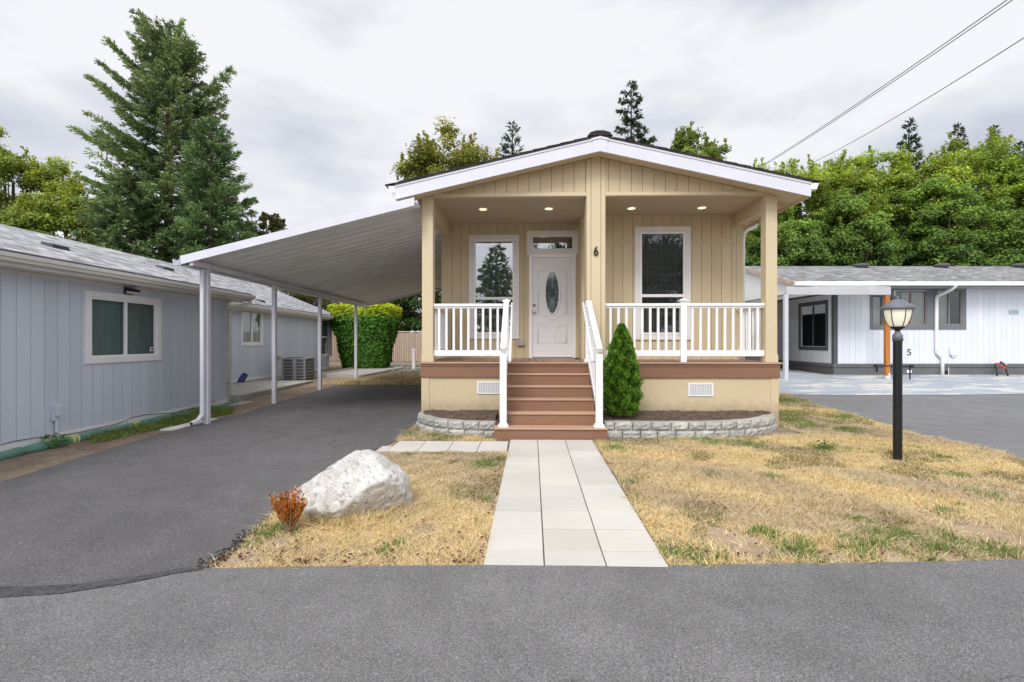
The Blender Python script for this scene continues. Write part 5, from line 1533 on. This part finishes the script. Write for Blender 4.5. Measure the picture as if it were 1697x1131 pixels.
# ------------------------------------------------------------------ BOULDER
def boulder():
    bm = bmesh.new(); bmesh.ops.create_icosphere(bm, subdivisions=6, radius=1)
    pl = [((-.58, 0, .81), .300), ((-.40, -.45, .79), .315), ((.08, 0, .99), .335), ((.30, -.50, .81), .35), ((.60, .1, .80), .385), ((1, .0, .1), .475), ((-1, 0, -.1), .57), ((0, 0, -1), .32),
          ((-.30, -.82, .48), .30), ((.12, -.93, .34), .335), ((.62, -.72, -.38), .30), ((.85, -.5, .10), .43), ((0, 1, .25), .42), ((-.5, .8, .4), .38), ((.5, .8, .3), .42), ((-.75, -.6, .2), .42), ((-.25, -.8, -.5), .36)]
    pl = [(Vector(n).normalized(), h / Vector(n).length if False else h) for n, h in pl]
    x, y = cf(-1.44, 4.42)
    for v in bm.verts:
        d = v.co.normalized(); s = 0; k = 44
        for n, hh in pl:
            c = n.dot(d)
            if c > .02: s += (c / hh) ** k
        r = s ** (-1 / k)
        p = d * r
        n1 = mnoise.fractal(p * 3.2 + Vector((3, 1, 7)), 1, 2, 5); n2 = mnoise.fractal(p * 15, .8, 2, 4)
        rid = 1 - abs(mnoise.noise(p * 6 + Vector((1, 5, 2)))) * 2
        p = p * (1 + .04 * n1 + .024 * n2 - .10 * max(0, rid - .74))
        v.co = p
    me = bpy.data.meshes.new('boulder'); bm.to_mesh(me); bm.free()
    for p in me.polygons: p.use_smooth = True
    m, nt, p, out = base_mat('white_rock')
    tc = nt.nodes.new('ShaderNodeTexCoord').outputs['Object']
    c = mixc(nt, ramp(nt, noise(nt, tc, 3, 6, .65), .35, .6), (.50, .465, .42), (.74, .72, .70))
    c = mixc(nt, ramp(nt, noise(nt, tc, 11, 8, .75), .52, .63), c, (.34, .31, .27))
    c = mixc(nt, ramp(nt, noise(nt, tc, 28, 4, .7), .60, .68), c, (.30, .28, .25))
    c = mixc(nt, 1.0, c, ramp(nt, noise(nt, tc, 60, 3, .7), .3, .6, (.78, .78, .78), (1, 1, 1)), 'MULTIPLY')
    nt.links.new(c, p.inputs['Base Color']); p.inputs['Roughness'].default_value = .9
    b = nt.nodes.new('ShaderNodeBump'); b.inputs['Strength'].default_value = .9; b.inputs['Distance'].default_value = .02
    nt.links.new(noise(nt, tc, 14, 8, .7), b.inputs['Height']); nt.links.new(b.outputs[0], p.inputs['Normal'])
    me.materials.append(m)
    o = bpy.data.objects.new('boulder', me); COL.objects.link(o); o.location = (x, y, .175); o.scale = (1, 1, .90)
    tag(o, 'large rough white boulder on the dry grass beside the driveway', 'boulder')
boulder()

# ------------------------------------------------------------------ FOLIAGE
def rot_to(n):  # two tangents for normals (N,3)
    ref = np.where(np.abs(n[:, 2:3]) < .9, np.array([[0, 0, 1.0]]), np.array([[1.0, 0, 0]]))
    t = np.cross(n, ref); t /= np.linalg.norm(t, axis=1, keepdims=True) + 1e-9
    b = np.cross(n, t); return t, b

def leaves(P, N, size, aspect=.6, rg=rng):
    n = len(P); N = N / (np.linalg.norm(N, axis=1, keepdims=True) + 1e-9)
    t, b = rot_to(N); a = rg.uniform(0, 2 * np.pi, (n, 1))
    u = t * np.cos(a) + b * np.sin(a); w = -t * np.sin(a) + b * np.cos(a)
    s = (size * rg.uniform(.6, 1.3, n))[:, None] if np.ndim(size) == 0 else size[:, None]
    fold = N * s * .15
    return np.stack([P - u * s * .5, P + w * s * .5 * aspect + fold, P + u * s * .5, P - w * s * .5 * aspect + fold], 1)

def tree_trunk(parent, base, top, r0, r1=.04, limbs=(), wob=.15):
    mb = MB(); n = 7; pts = []; rd = []
    r_ = random.Random(int(base[0] * 100) + 5)
    for i in range(n):
        t = i / (n - 1); pts.append((base[0] + (top[0] - base[0]) * t + r_.uniform(-wob, wob) * (0 < i < n - 1), base[1] + (top[1] - base[1]) * t + r_.uniform(-wob, wob) * (0 < i < n - 1), base[2] + (top[2] - base[2]) * t)); rd.append(r0 + (r1 - r0) * t)
    mb.tube(pts, rd, 8)
    for a, b, r in limbs:
        m_ = (Vector(a) + Vector(b)) / 2 + Vector((0, 0, -.12 * (Vector(b) - Vector(a)).length * .3))
        mb.tube([a, m_, b], [r, r * .7, r * .25], 5)
    return mb.build('trunk', m_bark, parent, smooth=True)

def broad(x, y, ztop, rad, zlo, label, seed, cols, nleaf=26000, lsize=.19, group=None, clumps=70, sprigs=26, name='deciduous_tree', squash=1.0, cat='tree'):
    rg = np.random.default_rng(seed); z0 = float(gz(x, y))
    t = thing(name, label, cat, (x, y, z0), group)
    H = ztop - zlo; cz_ = zlo + H * .48
    # clump centres in an uneven ellipsoid shell
    C = []; R = []
    while len(C) < clumps:
        d = rg.normal(size=3); d /= np.linalg.norm(d)
        if d[2] < -.55 and rg.uniform() < .6: continue
        f = rg.uniform(.30, .92) ** .5
        lump = 1 + .16 * math.sin(3 * math.atan2(d[1], d[0]) + seed) + .12 * math.sin(5 * d[2] + seed * 2)
        hz = H * .5 * (1.0 if d[2] > 0 else .95)
        lump = min(lump, 1.08); r1_ = rg.uniform(.13, .24) * rad
        C.append((x + d[0] * rad * f * lump, y + d[1] * rad * f * lump * squash, min(cz_ + d[2] * hz * f * lump * .93, ztop - r1_ * rg.uniform(.35, .9)))); R.append(r1_)
    C = np.array(C); R = np.array(R)
    per = nleaf // clumps; idx = np.repeat(np.arange(clumps), per)
    dd = rg.normal(size=(len(idx), 3)); dd /= np.linalg.norm(dd, axis=1, keepdims=True)
    rr = rg.uniform(.15, 1.0, len(idx)) ** .6 * rg.choice([1.0, 1.15, 1.4], len(idx), p=[.6, .25, .15])
    P = C[idx] + dd * (R[idx] * rr)[:, None] * np.array([1.1, 1.1, .75])
    N = dd * .7 + np.array([0, -.25, .8]) + rg.normal(0, .45, (len(idx), 3))
    tone = rg.uniform(.65, 1.25, clumps)[idx] * (.78 + .35 * (dd[:, 2] + 1) / 2)  # leaves lighter atop each clump: shading painted into the colour
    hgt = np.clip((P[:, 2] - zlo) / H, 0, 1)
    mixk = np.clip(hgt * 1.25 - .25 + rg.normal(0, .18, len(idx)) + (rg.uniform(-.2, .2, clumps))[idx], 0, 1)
    if sprigs:
        S_ = []; k = 0; sn = 34
        for _ in range(sprigs):
            ci = rg.choice(np.argsort(-C[:, 2])[:max(8, clumps // 3)])
            bx, by = C[ci, 0] + rg.normal(0, .4) * R[ci], C[ci, 1] + rg.normal(0, .4) * R[ci]
            bz = C[ci, 2] + R[ci] * .5; L_ = rg.uniform(.3, .8) * min(.8, rad * .25)
            lean = rg.normal(0, .25, 2); tt = rg.uniform(0, 1, sn)
            S_.append(np.stack([bx + lean[0] * tt * L_ + rg.normal(0, .045, sn), by + lean[1] * tt * L_ + rg.normal(0, .045, sn), bz + tt * L_ * 1.5], 1))
        S_ = np.concatenate(S_); P = np.concatenate([P, S_]); N = np.concatenate([N, rg.normal(size=(len(S_), 3))])
        tone = np.concatenate([tone, rg.uniform(.7, 1.1, len(S_))]); mixk = np.concatenate([mixk, np.full(len(S_), .75)])
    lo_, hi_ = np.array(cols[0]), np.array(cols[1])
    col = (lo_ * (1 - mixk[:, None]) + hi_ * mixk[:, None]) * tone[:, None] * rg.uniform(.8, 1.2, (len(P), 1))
    limbs = [((x, y, zlo + H * rg.uniform(-.05, .35)), tuple(C[k]), .07) for k in range(0, clumps, 3)]
    tree_trunk(t, (x, y, z0 - .1), (x, y, cz_ + H * .2), .2, .06, limbs)
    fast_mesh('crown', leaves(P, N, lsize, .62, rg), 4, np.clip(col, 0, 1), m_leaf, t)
    return t

def conifer(x, y, ztop, rad, zlo, label, seed, cols, nb=110, extra=(), droop=.12, rise=.35, group=None, dens=1.0, q=.26, power=.75, name='conifer_tree', topk=.04, irregular=.3, trunk_r=.22, spray=.55):
    rg = np.random.default_rng(seed); z0 = float(gz(x, y))
    t = thing(name, label, 'tree', (x, y, z0), group)
    H = ztop - zlo; mb = MB()
    Ps, Ns, Cs = [], [], []; Dv = []
    br = []
    for i in range(nb):
        f = (i + rg.uniform(0, 1)) / nb; f = f ** 1.0
        z = zlo + H * f * .985; L_ = rad * ((1 - f) ** power * (1 - topk) + topk) * rg.uniform(1 - irregular, 1 + irregular * .55); a = i * 2.399 + rg.uniform(-.4, .4)
        up = rise * (.3 + f * 1.1) - droop * (1 - f)
        br.append(((x, y, z), (x + math.cos(a) * L_, y + math.sin(a) * L_, z + L_ * up), 1))
    for e in extra: br.append(e)
    for (a, b, w) in br:
        A = np.array(a); B = np.array(b); D = B - A; L_ = np.linalg.norm(D)
        if L_ < .1: continue
        d = D / L_; side = np.cross(d, [0, 0, 1.0]); side /= np.linalg.norm(side) + 1e-6
        sag = np.array([0, 0, -.10 * L_])
        mid = (A + B) / 2 + sag
        mb.tube([tuple(A), tuple(mid), tuple(B)], [.018 + .008 * L_, .012 + .004 * L_, .008], 4)
        nt_ = max(5, int(L_ / .125 * dens * w))
        tt = rg.uniform(.12, 1.0, nt_) ** .85
        tone_b = rg.uniform(.7, 1.25)
        for q_ in tt:
            c = A * (1 - q_) ** 2 + 2 * mid * q_ * (1 - q_) * 1.0 + B * q_ ** 2
            tl = spray * (1 - q_ * .72) * rg.uniform(.55, 1.2) * min(1, L_ / 1.6) + .14
            s_ = rg.choice([-1, 1]) * rg.uniform(.35, 1.0)
            td = d * rg.uniform(.45, .9) + side * s_ * .9 + np.array([0, 0, rg.uniform(-.45, .12)]); td /= np.linalg.norm(td)
            m = max(4, int(tl / .05 * dens)); u = rg.uniform(0, 1, m)[:, None]
            P = c + td * u * tl + rg.normal(0, .035, (m, 3)) + np.array([0, 0, -.10]) * u * u * tl
            Ps.append(P); Dv.append(np.tile(td, (m, 1)) + rg.normal(0, .45, (m, 3)))
            mk = np.clip(q_ * .8 + rg.normal(0, .2, m), 0, 1)
            col = (np.array(cols[0])[None] * (1 - mk[:, None]) + np.array(cols[1])[None] * mk[:, None]) * tone_b * rg.uniform(.75, 1.2, (m, 1)); Cs.append(col)
    P = np.concatenate(Ps); D = np.concatenate(Dv); Cc = np.concatenate(Cs); D /= np.linalg.norm(D, axis=1, keepdims=True)
    n = len(P); r1 = rg.normal(size=(n, 3)); w_ = np.cross(D, r1); w_ /= np.linalg.norm(w_, axis=1, keepdims=True)
    s = (q * rg.uniform(.6, 1.3, n))[:, None]
    V = np.stack([P, P + D * s * .45 + w_ * s * .15, P + D * s, P + D * s * .45 - w_ * s * .15], 1)
    mb.tube([(x, y, z0 - .1), (x, y, zlo + H * .5), (x, y, ztop)], [trunk_r, trunk_r * .6, .02], 8)
    mb.build('trunk', m_bark, t, smooth=True)
    fast_mesh('crown', V, 4, np.clip(Cc, 0, 1), m_needle, t)
    return t

def px3(px, py, d): return atd(px, py, d)
# big fir behind the grey house
fd = 28.0; fx, fy, ftop = px3(279, 40, fd)
tips = [((262, 110), (228, 20)), ((262, 150), (181, 66)), ((262, 175), (172, 106)), ((266, 205), (152, 128)), ((268, 285), (124, 211)), ((270, 300), (165, 215)), ((276, 110), (300, 36)), ((278, 90), (268, 60)), ((284, 150), (326, 84)),
        ((286, 190), (380, 117)), ((288, 200), (372, 160)), ((290, 330), (135, 292)), ((272, 130), (220, 60)), ((270, 90), (240, 30)), ((275, 330), (150, 330)), ((272, 290), (200, 250)), ((272, 240), (200, 180)), ((284, 230), (330, 180)), ((283, 130), (310, 60)),
        ((272, 270), (190, 215)), ((270, 200), (180, 150))]
extra = []
for (a, b) in tips:
    A = px3(*a, fd); B = px3(b[0], b[1], fd - random.uniform(-.8, .8)); extra.append(((fx, fy, A[2]), B, 2.0))
fircol = ((.08, .13, .052), (.28, .38, .13))
hemcol = ((.068, .125, .048), (.21, .33, .11))
conifer(fx, fy, ftop, 4.5, 4.0, 'tall dark fir with long upswept limbs behind the grey house', 21, fircol, nb=190, extra=extra, rise=.6, dens=1.55, q=.21, spray=.75, group='conifers behind the grey house', irregular=.35, power=.62, trunk_r=.3)
hx, hy, ht = px3(350, 195, 26.0)
conifer(hx, hy, ht, 2.9, 3.0, 'bluish green drooping hemlock right of the tall fir', 22, hemcol, nb=120, droop=.2, rise=.6, dens=1.7, group='conifers behind the grey house', power=.72, spray=.8, irregular=.35, q=.21)
hx, hy, ht = px3(215, 290, 25.0)
conifer(hx, hy, ht, 3.0, 3.0, 'low dense conifer left of the tall fir', 23, ((.06, .115, .045), (.20, .29, .10)), nb=100, droop=.15, rise=.5, dens=1.3, group='conifers behind the grey house', power=.55)
yel = ((.12, .20, .035), (.42, .48, .06)); dkg = ((.09, .175, .035), (.44, .53, .055))
def bt(px, py, d, rpx, label, seed, cols=dkg, zlo=1.5, **kw):
    x, y, z = px3(px, py, d); return broad(x, y, z, rpx * d / F, zlo, label, seed, cols, **kw)
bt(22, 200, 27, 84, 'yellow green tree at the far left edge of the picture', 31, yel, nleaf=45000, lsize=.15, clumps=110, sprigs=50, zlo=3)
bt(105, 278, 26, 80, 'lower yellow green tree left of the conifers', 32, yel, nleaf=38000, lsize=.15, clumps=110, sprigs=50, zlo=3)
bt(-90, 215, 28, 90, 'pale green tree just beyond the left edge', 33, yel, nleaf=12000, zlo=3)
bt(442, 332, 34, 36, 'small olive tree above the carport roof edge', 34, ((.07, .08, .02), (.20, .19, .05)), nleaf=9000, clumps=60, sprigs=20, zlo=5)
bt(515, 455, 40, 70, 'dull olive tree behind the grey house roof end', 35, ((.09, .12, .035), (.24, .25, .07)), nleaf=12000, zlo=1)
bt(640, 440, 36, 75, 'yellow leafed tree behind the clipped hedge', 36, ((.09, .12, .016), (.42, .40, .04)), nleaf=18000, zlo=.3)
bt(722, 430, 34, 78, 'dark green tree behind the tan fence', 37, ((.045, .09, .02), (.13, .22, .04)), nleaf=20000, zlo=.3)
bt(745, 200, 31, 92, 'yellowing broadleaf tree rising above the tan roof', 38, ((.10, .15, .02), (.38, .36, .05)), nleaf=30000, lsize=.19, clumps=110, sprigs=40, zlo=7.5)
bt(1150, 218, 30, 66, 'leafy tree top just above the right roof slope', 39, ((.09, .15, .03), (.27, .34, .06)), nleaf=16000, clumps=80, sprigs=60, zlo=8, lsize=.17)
x, y, z = px3(849, 203, 46)
conifer(x, y, z, 2.6, 9, 'small blue green conifer top above the tan roof', 41, ((.03, .065, .05), (.09, .14, .10)), nb=50, rise=1.1, dens=1.0, power=.8, q=.35)
x, y, z = px3(1046, 133, 40)
conifer(x, y, z, 2.7, 6, 'slender uneven conifer above the roof ridge', 42, ((.025, .05, .022), (.07, .11, .04)), nb=90, rise=.25, droop=.1, dens=1.6, power=.62, irregular=.4, q=.32)
rt = [(1250, 275, 33, 55), (1325, 240, 31, 72), (1395, 255, 30, 62), (1450, 222, 32, 66), (1530, 228, 30, 66), (1600, 220, 32, 70), (1675, 240, 30, 70), (1760, 245, 32, 80), (1560, 300, 28, 60), (1400, 320, 28, 60), (1300, 340, 28, 55), (1680, 320, 28, 62)]
lab = ['broadleaf tree nearest the tan roof corner', 'tall green tree over the white house carport', 'green tree with upright shoots over the first roof vent', 'tall bright tree left of the conifer tips', 'tree in front of the leftmost conifer tip', 'tallest yellow green tree behind the white house', 'tree behind the right roof vents', 'tree at the right edge of the picture',
       'lower front tree above the middle roof vent', 'lower front tree left of the first roof vent', 'low dark tree beside the tan porch post', 'lower front tree above the right roof vent']
for i, (px, py, d, r) in enumerate(rt):
    c = dkg if i % 3 else ((.09, .18, .04), (.40, .52, .06))
    if i >= 8: c = ((.08, .165, .04), (.26, .39, .06))
    bt(px, py - (22 if i < 6 else 16), d, r * 1.2, lab[i], 50 + i, c, nleaf=42000 if px < 1720 else 12000, sprigs=70 if i < 8 else 12, zlo=1.2, lsize=.165, group='broadleaf trees behind the white house', clumps=130)
for i, (px, py, r, l) in enumerate(((1506, 200, 40, 'leftmost conifer tip above the right trees'), (1588, 205, 30, 'middle conifer tip above the right trees'), (1648, 209, 34, 'right conifer tip above the trees'), (1690, 238, 34, 'low conifer tip near the right picture edge'))):
    x, y, z = px3(px, py, 44)
    conifer(x, y, z, r * 44 / F, 9, l, 70 + i, ((.025, .05, .025), (.06, .10, .04)), nb=55, rise=.8, dens=1.4, q=.35, group='conifer tips behind the right trees', power=.8)
# trees across the street, mirrored in the porch windows
conifer(-2.4, -20, 9.8, 3.3, .5, 'fir across the street mirrored in the porch window', 81, fircol, nb=80, rise=.3, q=.42, dens=1.1, power=.8, group='trees across the street')
conifer(.6, -24, 11.0, 3.2, .6, 'taller fir across the street behind the first', 82, fircol, nb=80, rise=.3, q=.42, dens=1.1, power=.8, group='trees across the street')
broad(4.6, -17, 10.5, 3.6, .8, 'broad tree added across the street to darken the right window', 83, ((.03, .05, .02), (.10, .14, .03)), nleaf=12000, lsize=.26, group='trees across the street')  # this and the next two: unseen, added to darken the right window's reflection
broad(8.5, -20, 12, 4.6, .8, 'tall broad tree added across the street for the right window reflection', 85, ((.05, .08, .03), (.14, .2, .05)), nleaf=12000, lsize=.3, group='trees across the street')
broad(13.5, -22, 12, 4.6, .8, 'far right broad tree added across the street for the right window reflection', 86, ((.05, .08, .03), (.14, .2, .05)), nleaf=9000, lsize=.34, group='trees across the street')
broad(-7.5, -19, 6.0, 3.0, .8, 'low tree across the street left of the firs', 84, ((.03, .05, .02), (.10, .14, .03)), nleaf=9000, lsize=.26, group='trees across the street')

# arborvitae
def arbor():
    x, y, z = atd(1030, 681, 8.3); z = .27; rg = np.random.default_rng(5)
    t = thing('arborvitae', 'small bright green conical arborvitae in the bed right of the steps', 'shrub', (x, y, z))
    H = 1.50; n = 17000
    f = rg.uniform(0, 1, n) ** .9; a = rg.uniform(0, 2 * np.pi, n)
    prof = np.interp(f, [0, .06, .2, .45, .7, .88, .96, 1], [.19, .25, .285, .265, .19, .10, .045, .012])
    lump = 1 + .10 * np.sin(a * 5 + f * 9) + .08 * np.sin(a * 9 - f * 23) + .06 * np.sin(a * 3 + f * 40)
    r = prof * lump * rg.uniform(.62, 1.05, n) ** .6
    P = np.stack([x + np.cos(a) * r, y + np.sin(a) * r, z + f * H], 1)
    D = np.stack([np.cos(a) * .55, np.sin(a) * .55, np.full(n, .9)], 1) + rg.normal(0, .32, (n, 3)); D /= np.linalg.norm(D, axis=1, keepdims=True)
    w_ = np.cross(D, rg.normal(size=(n, 3))); w_ /= np.linalg.norm(w_, axis=1, keepdims=True); s = (.05 * rg.uniform(.6, 1.5, n))[:, None]
    V = np.stack([P, P + D * s * .5 + w_ * s * .22, P + D * s, P + D * s * .5 - w_ * s * .22], 1)
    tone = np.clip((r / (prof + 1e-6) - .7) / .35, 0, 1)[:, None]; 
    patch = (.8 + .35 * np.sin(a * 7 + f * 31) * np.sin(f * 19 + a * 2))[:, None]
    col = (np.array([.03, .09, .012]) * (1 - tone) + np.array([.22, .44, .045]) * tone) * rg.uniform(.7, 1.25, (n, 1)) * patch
    fast_mesh('foliage', V, 4, np.clip(col, 0, 1), m_leaf, t)
    mb = MB(); mb.tube([(x, y, z - .08), (x, y, z + .9)], [.025, .012], 6); mb.build('stem', m_bark, t)
arbor()

# clipped laurel hedge, wider at the top
def hedge():
    x, y = gp(607, 612); z = float(gz(x, y)); d_ = 23.3; rg = np.random.default_rng(6)
    t = thing('clipped_laurel_hedge', 'clipped laurel bush wider at its yellow top behind the carport', 'hedge', (x, y, z))
    sc = d_ / F; H = 98 * sc; n = 15000
    f = rg.uniform(0, 1, n); w = np.interp(f, [0, .12, .5, .8, 1], [32, 36, 42, 52, 50]) * sc; dp = w * .7
    a = rg.uniform(0, 2 * np.pi, n); ex = 5.0
    ca, sa = np.cos(a), np.sin(a); rr = (np.abs(ca) ** ex + np.abs(sa) ** ex) ** (-1 / ex)
    r = rr * rg.uniform(.8, 1.0, n) ** .5 * (1 + .04 * np.sin(a * 9 + f * 17))
    P = np.stack([x + ca * r * w, y + sa * r * dp, z + f * H], 1)
    nt2 = 7000; q = rg.uniform(-1, 1, (nt2, 2)); P2 = np.stack([x + q[:, 0] * 50 * sc, y + q[:, 1] * 34 * sc, z + H + rg.normal(0, .06, nt2)], 1)
    N = np.concatenate([np.stack([ca, sa, np.full(n, .3)], 1), np.tile([0, -.1, 1.0], (nt2, 1))]) + rg.normal(0, .5, (n + nt2, 3))
    P = np.concatenate([P, P2]); f = np.concatenate([f, np.ones(nt2)])
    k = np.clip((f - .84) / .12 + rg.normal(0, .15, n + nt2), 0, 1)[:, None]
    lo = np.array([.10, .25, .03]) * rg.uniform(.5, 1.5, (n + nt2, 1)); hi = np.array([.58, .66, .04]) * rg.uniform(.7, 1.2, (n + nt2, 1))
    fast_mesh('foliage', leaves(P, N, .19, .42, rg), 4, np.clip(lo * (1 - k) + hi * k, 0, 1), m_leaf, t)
    mb = MB()
    for i in range(5): mb.tube([(x - .8 + i * .4, y, z - .1), (x - .9 + i * .45, y, z + 1.4)], [.05, .02], 6)
    mb.box(x - .7, x + .7, y - .4, y + .4, z + .25, z + H * .88)  # near-black box inside the stems paints the shade between the leaves
    mb.build('stem', M('hedge_shade_core', (.012, .02, .008), .9), t)
hedge()

def orange_shrub():
    x, y = gp(478, 885); rg = np.random.default_rng(9)
    t = thing('withered_shrub', 'small withered orange brown shrub beside the white boulder', 'shrub', (x, y, 0))
    mb = MB(); V = []; 
    Ps, Ds = [], []
    for i in range(26):
        a = rg.uniform(0, 6.28); sp = rg.uniform(.02, .16); h_ = rg.uniform(.18, .33)
        tip = np.array([x + math.cos(a) * sp, y + math.sin(a) * sp, h_]); b0 = np.array([x, y, .06 if i % 3 else 0])
        mid = b0 * .5 + tip * .5 + np.array([math.cos(a), math.sin(a), 0]) * .02
        mb.tube([tuple(b0), tuple(mid), tuple(tip)], [.006, .004, .002], 5)
        for k in range(75):
            u = rg.uniform(.3, 1.05); c = b0 + (tip - b0) * u; Ps.append(c + rg.normal(0, .010, 3)); Ds.append((tip - b0) / np.linalg.norm(tip - b0) + rg.normal(0, .5, 3))
    P = np.array(Ps); D = np.array(Ds); D /= np.linalg.norm(D, axis=1, keepdims=True); n = len(P)
    w_ = np.cross(D, rg.normal(size=(n, 3))); w_ /= np.linalg.norm(w_, axis=1, keepdims=True); s = (.024 * rg.uniform(.6, 1.4, n))[:, None]
    V = np.stack([P, P + D * s * .5 + w_ * s * .25, P + D * s, P + D * s * .5 - w_ * s * .25], 1)
    col = np.array([.62, .23, .035]) * rg.uniform(.45, 1.3, (n, 1)); col[:, 1] *= rg.uniform(.7, 1.3, n)
    fast_mesh('foliage', V, 4, np.clip(col, 0, 1), m_leaf, t)
    mb.build('stem', M('dry_stem', (.30, .20, .12), .8), t)
orange_shrub()

def weed(px, py, s, label, col=(.13, .26, .05), n=26, name='weed', d=None):
    x, y = gp(px, py) if d is None else (atd(px, py, d)[0], atd(px, py, d)[1]); z = float(gz(x, y)); rg = np.random.default_rng(int(px + py))
    P = []; N = []
    for i in range(n):
        a = rg.uniform(0, 6.28); r = rg.uniform(.1, 1) * s; P.append((x + math.cos(a) * r, y + math.sin(a) * r, z + rg.uniform(.15, 1.1) * s)); N.append((math.cos(a) * .5, math.sin(a) * .5, 1))
    V = leaves(np.array(P), np.array(N) + rg.normal(0, .3, (n, 3)), s * .55, .5, rg)
    fast_mesh(name, V, 4, np.clip(np.array(col) * rg.uniform(.7, 1.3, (n, 1)), 0, 1), m_leaf, loc=(x, y, z), label=label, cat='plant')
weed(90, 742, .17, 'leafy green weed under the wall meter box', n=60)
weed(1365, 747, .12, 'flat green weed in the dry lawn left of the lamp post', n=30)
x, y, z = atd(1313, 590, 26)
weed(1313, 590, .9, 'green bush seen under the right carport', n=260, name='bush', d=26)

# ------------------------------------------------------------------ distant house and wires
bd = 45.0
dh = thing('distant_house', 'brown roofed white house far behind the grey roof', 'house', (*cf(k_(475, bd), bd), .2))
fr0 = lambda a, b, c: (*cf(a, b), c)
mb = MB(); u0, u1 = k_(400, bd), k_(497, bd)
mb.hexa([fr0(u0, bd, .2), fr0(u1, bd, .2), fr0(u1, bd + 5, .2), fr0(u0, bd + 5, .2), fr0(u0, bd, zz_(479, bd)), fr0(u1, bd, zz_(479, bd)), fr0(u1, bd + 5, zz_(479, bd)), fr0(u0, bd + 5, zz_(479, bd))])
mb.build('wall', m_wpaint, dh)
mb = MB(); mb.prism([fr0(u0, bd - .3, zz_(479, bd)), fr0(k_(482, bd), bd - .3, zz_(479, bd)), fr0(k_(466, bd), bd - .3, zz_(462, bd)), fr0(u0, bd - .3, zz_(455, bd))], (0, 5.5, 0)); mb.build('roof', M('brown_shingle', (.30, .20, .165), .9, .15), dh)
mb = MB(); mb.prism([fr0(k_(466, bd), bd - .32, zz_(481, bd)), fr0(k_(478, bd), bd - .32, zz_(481, bd)), fr0(k_(478, bd), bd - .32, zz_(488, bd)), fr0(k_(466, bd), bd - .32, zz_(488, bd))], (0, .02, 0)); mb.build('window', m_dkgrey, dh)

def wire(p, q, label, sag=.35, r=.018):
    a = Vector(p); b = Vector(q); d = b - a; a2 = a - d * .25; b2 = b + d * .35; mb = MB(); pts = []
    for i in range(25):
        t = i / 24; v = a2.lerp(b2, t); v.z -= sag * 4 * t * (1 - t) - sag * .8; pts.append(v)
    mb.tube(pts, r, 5); mb.build('power_line', m_dkgrey, label=label, cat='power line', group='overhead power lines')
wire(atd(1262, 277, 38), atd(1672, 0, 17), 'upper of the two close overhead power lines at top right')
wire(atd(1262, 279, 38), atd(1681, 0, 17), 'lower of the two close overhead power lines at top right')
wire(atd(1375, 258, 34), atd(1697, 65, 17), 'single lower overhead power line at right')

# ------------------------------------------------------------------ world, sun, camera
w = bpy.data.worlds.new('World'); S.world = w; w.use_nodes = True
nt = w.node_tree; nt.nodes.clear()
out = nt.nodes.new('ShaderNodeOutputWorld'); bg = nt.nodes.new('ShaderNodeBackground'); nt.links.new(bg.outputs[0], out.inputs[0])
bg.inputs['Strength'].default_value = .1
SE, SA = math.radians(48), math.radians(200)     # sun height, compass direction (behind the camera, a little to the left)
sky = nt.nodes.new('ShaderNodeTexSky'); sky.sky_type = 'NISHITA'; sky.sun_disc = False; sky.sun_elevation = SE; sky.sun_rotation = SA
tc = nt.nodes.new('ShaderNodeTexCoord').outputs['Generated']
mp_ = nt.nodes.new('ShaderNodeMapping'); mp_.inputs['Scale'].default_value = (1.0, 1.0, 2.6); mp_.inputs['Location'].default_value = (.4, 1.3, .2); nt.links.new(tc, mp_.inputs[0])
nz = noise(nt, mp_.outputs[0], 2.3, 6, .5)
cl = ramp(nt, nz, .36, .55, (6.3, 6.6, 7.5), (9.9, 9.9, 10.2))
dt = nt.nodes.new('ShaderNodeVectorMath'); dt.operation = 'DOT_PRODUCT'; nt.links.new(tc, dt.inputs[0]); dt.inputs[1].default_value = (-.25, -.80, .55)
mr = nt.nodes.new('ShaderNodeMapRange'); mr.inputs[1].default_value = -.1; mr.inputs[2].default_value = 1.0; mr.inputs[3].default_value = 1.0; mr.inputs[4].default_value = 2.1; nt.links.new(dt.outputs['Value'], mr.inputs[0])
vm = nt.nodes.new('ShaderNodeVectorMath'); vm.operation = 'SCALE'; nt.links.new(cl, vm.inputs[0]); nt.links.new(mr.outputs[0], vm.inputs['Scale'])
c = mixc(nt, .92, sky.outputs[0], vm.outputs[0]); nt.links.new(c, bg.inputs[0])
sun = bpy.data.lights.new('sun', 'SUN'); sun.energy = 2.2; sun.angle = math.radians(22); sun.color = (1, .985, .95)
so = bpy.data.objects.new('sun', sun); COL.objects.link(so)
dirv = Vector((math.sin(SA) * math.cos(SE), math.cos(SA) * math.cos(SE), math.sin(SE)))
so.rotation_euler = dirv.to_track_quat('Z', 'Y').to_euler(); so.location = (0, -10, 20)

cam = bpy.data.cameras.new('camera'); co = bpy.data.objects.new('camera', cam); COL.objects.link(co)
cam.sensor_width = 36; cam.lens = 36 * F / 1697; cam.clip_end = 2000; cam.clip_start = .05
co.location = (0, 0, EYE); co.rotation_euler = (math.pi / 2, 0, TH)
S.camera = co
S.view_settings.view_transform = 'Standard'; S.view_settings.look = 'None'; S.view_settings.exposure = 0; S.view_settings.gamma = 1
S.render.engine = 'CYCLES'; S.cycles.max_bounces = 6; S.cycles.transparent_max_bounces = 12; S.cycles.use_denoising = True
finish()
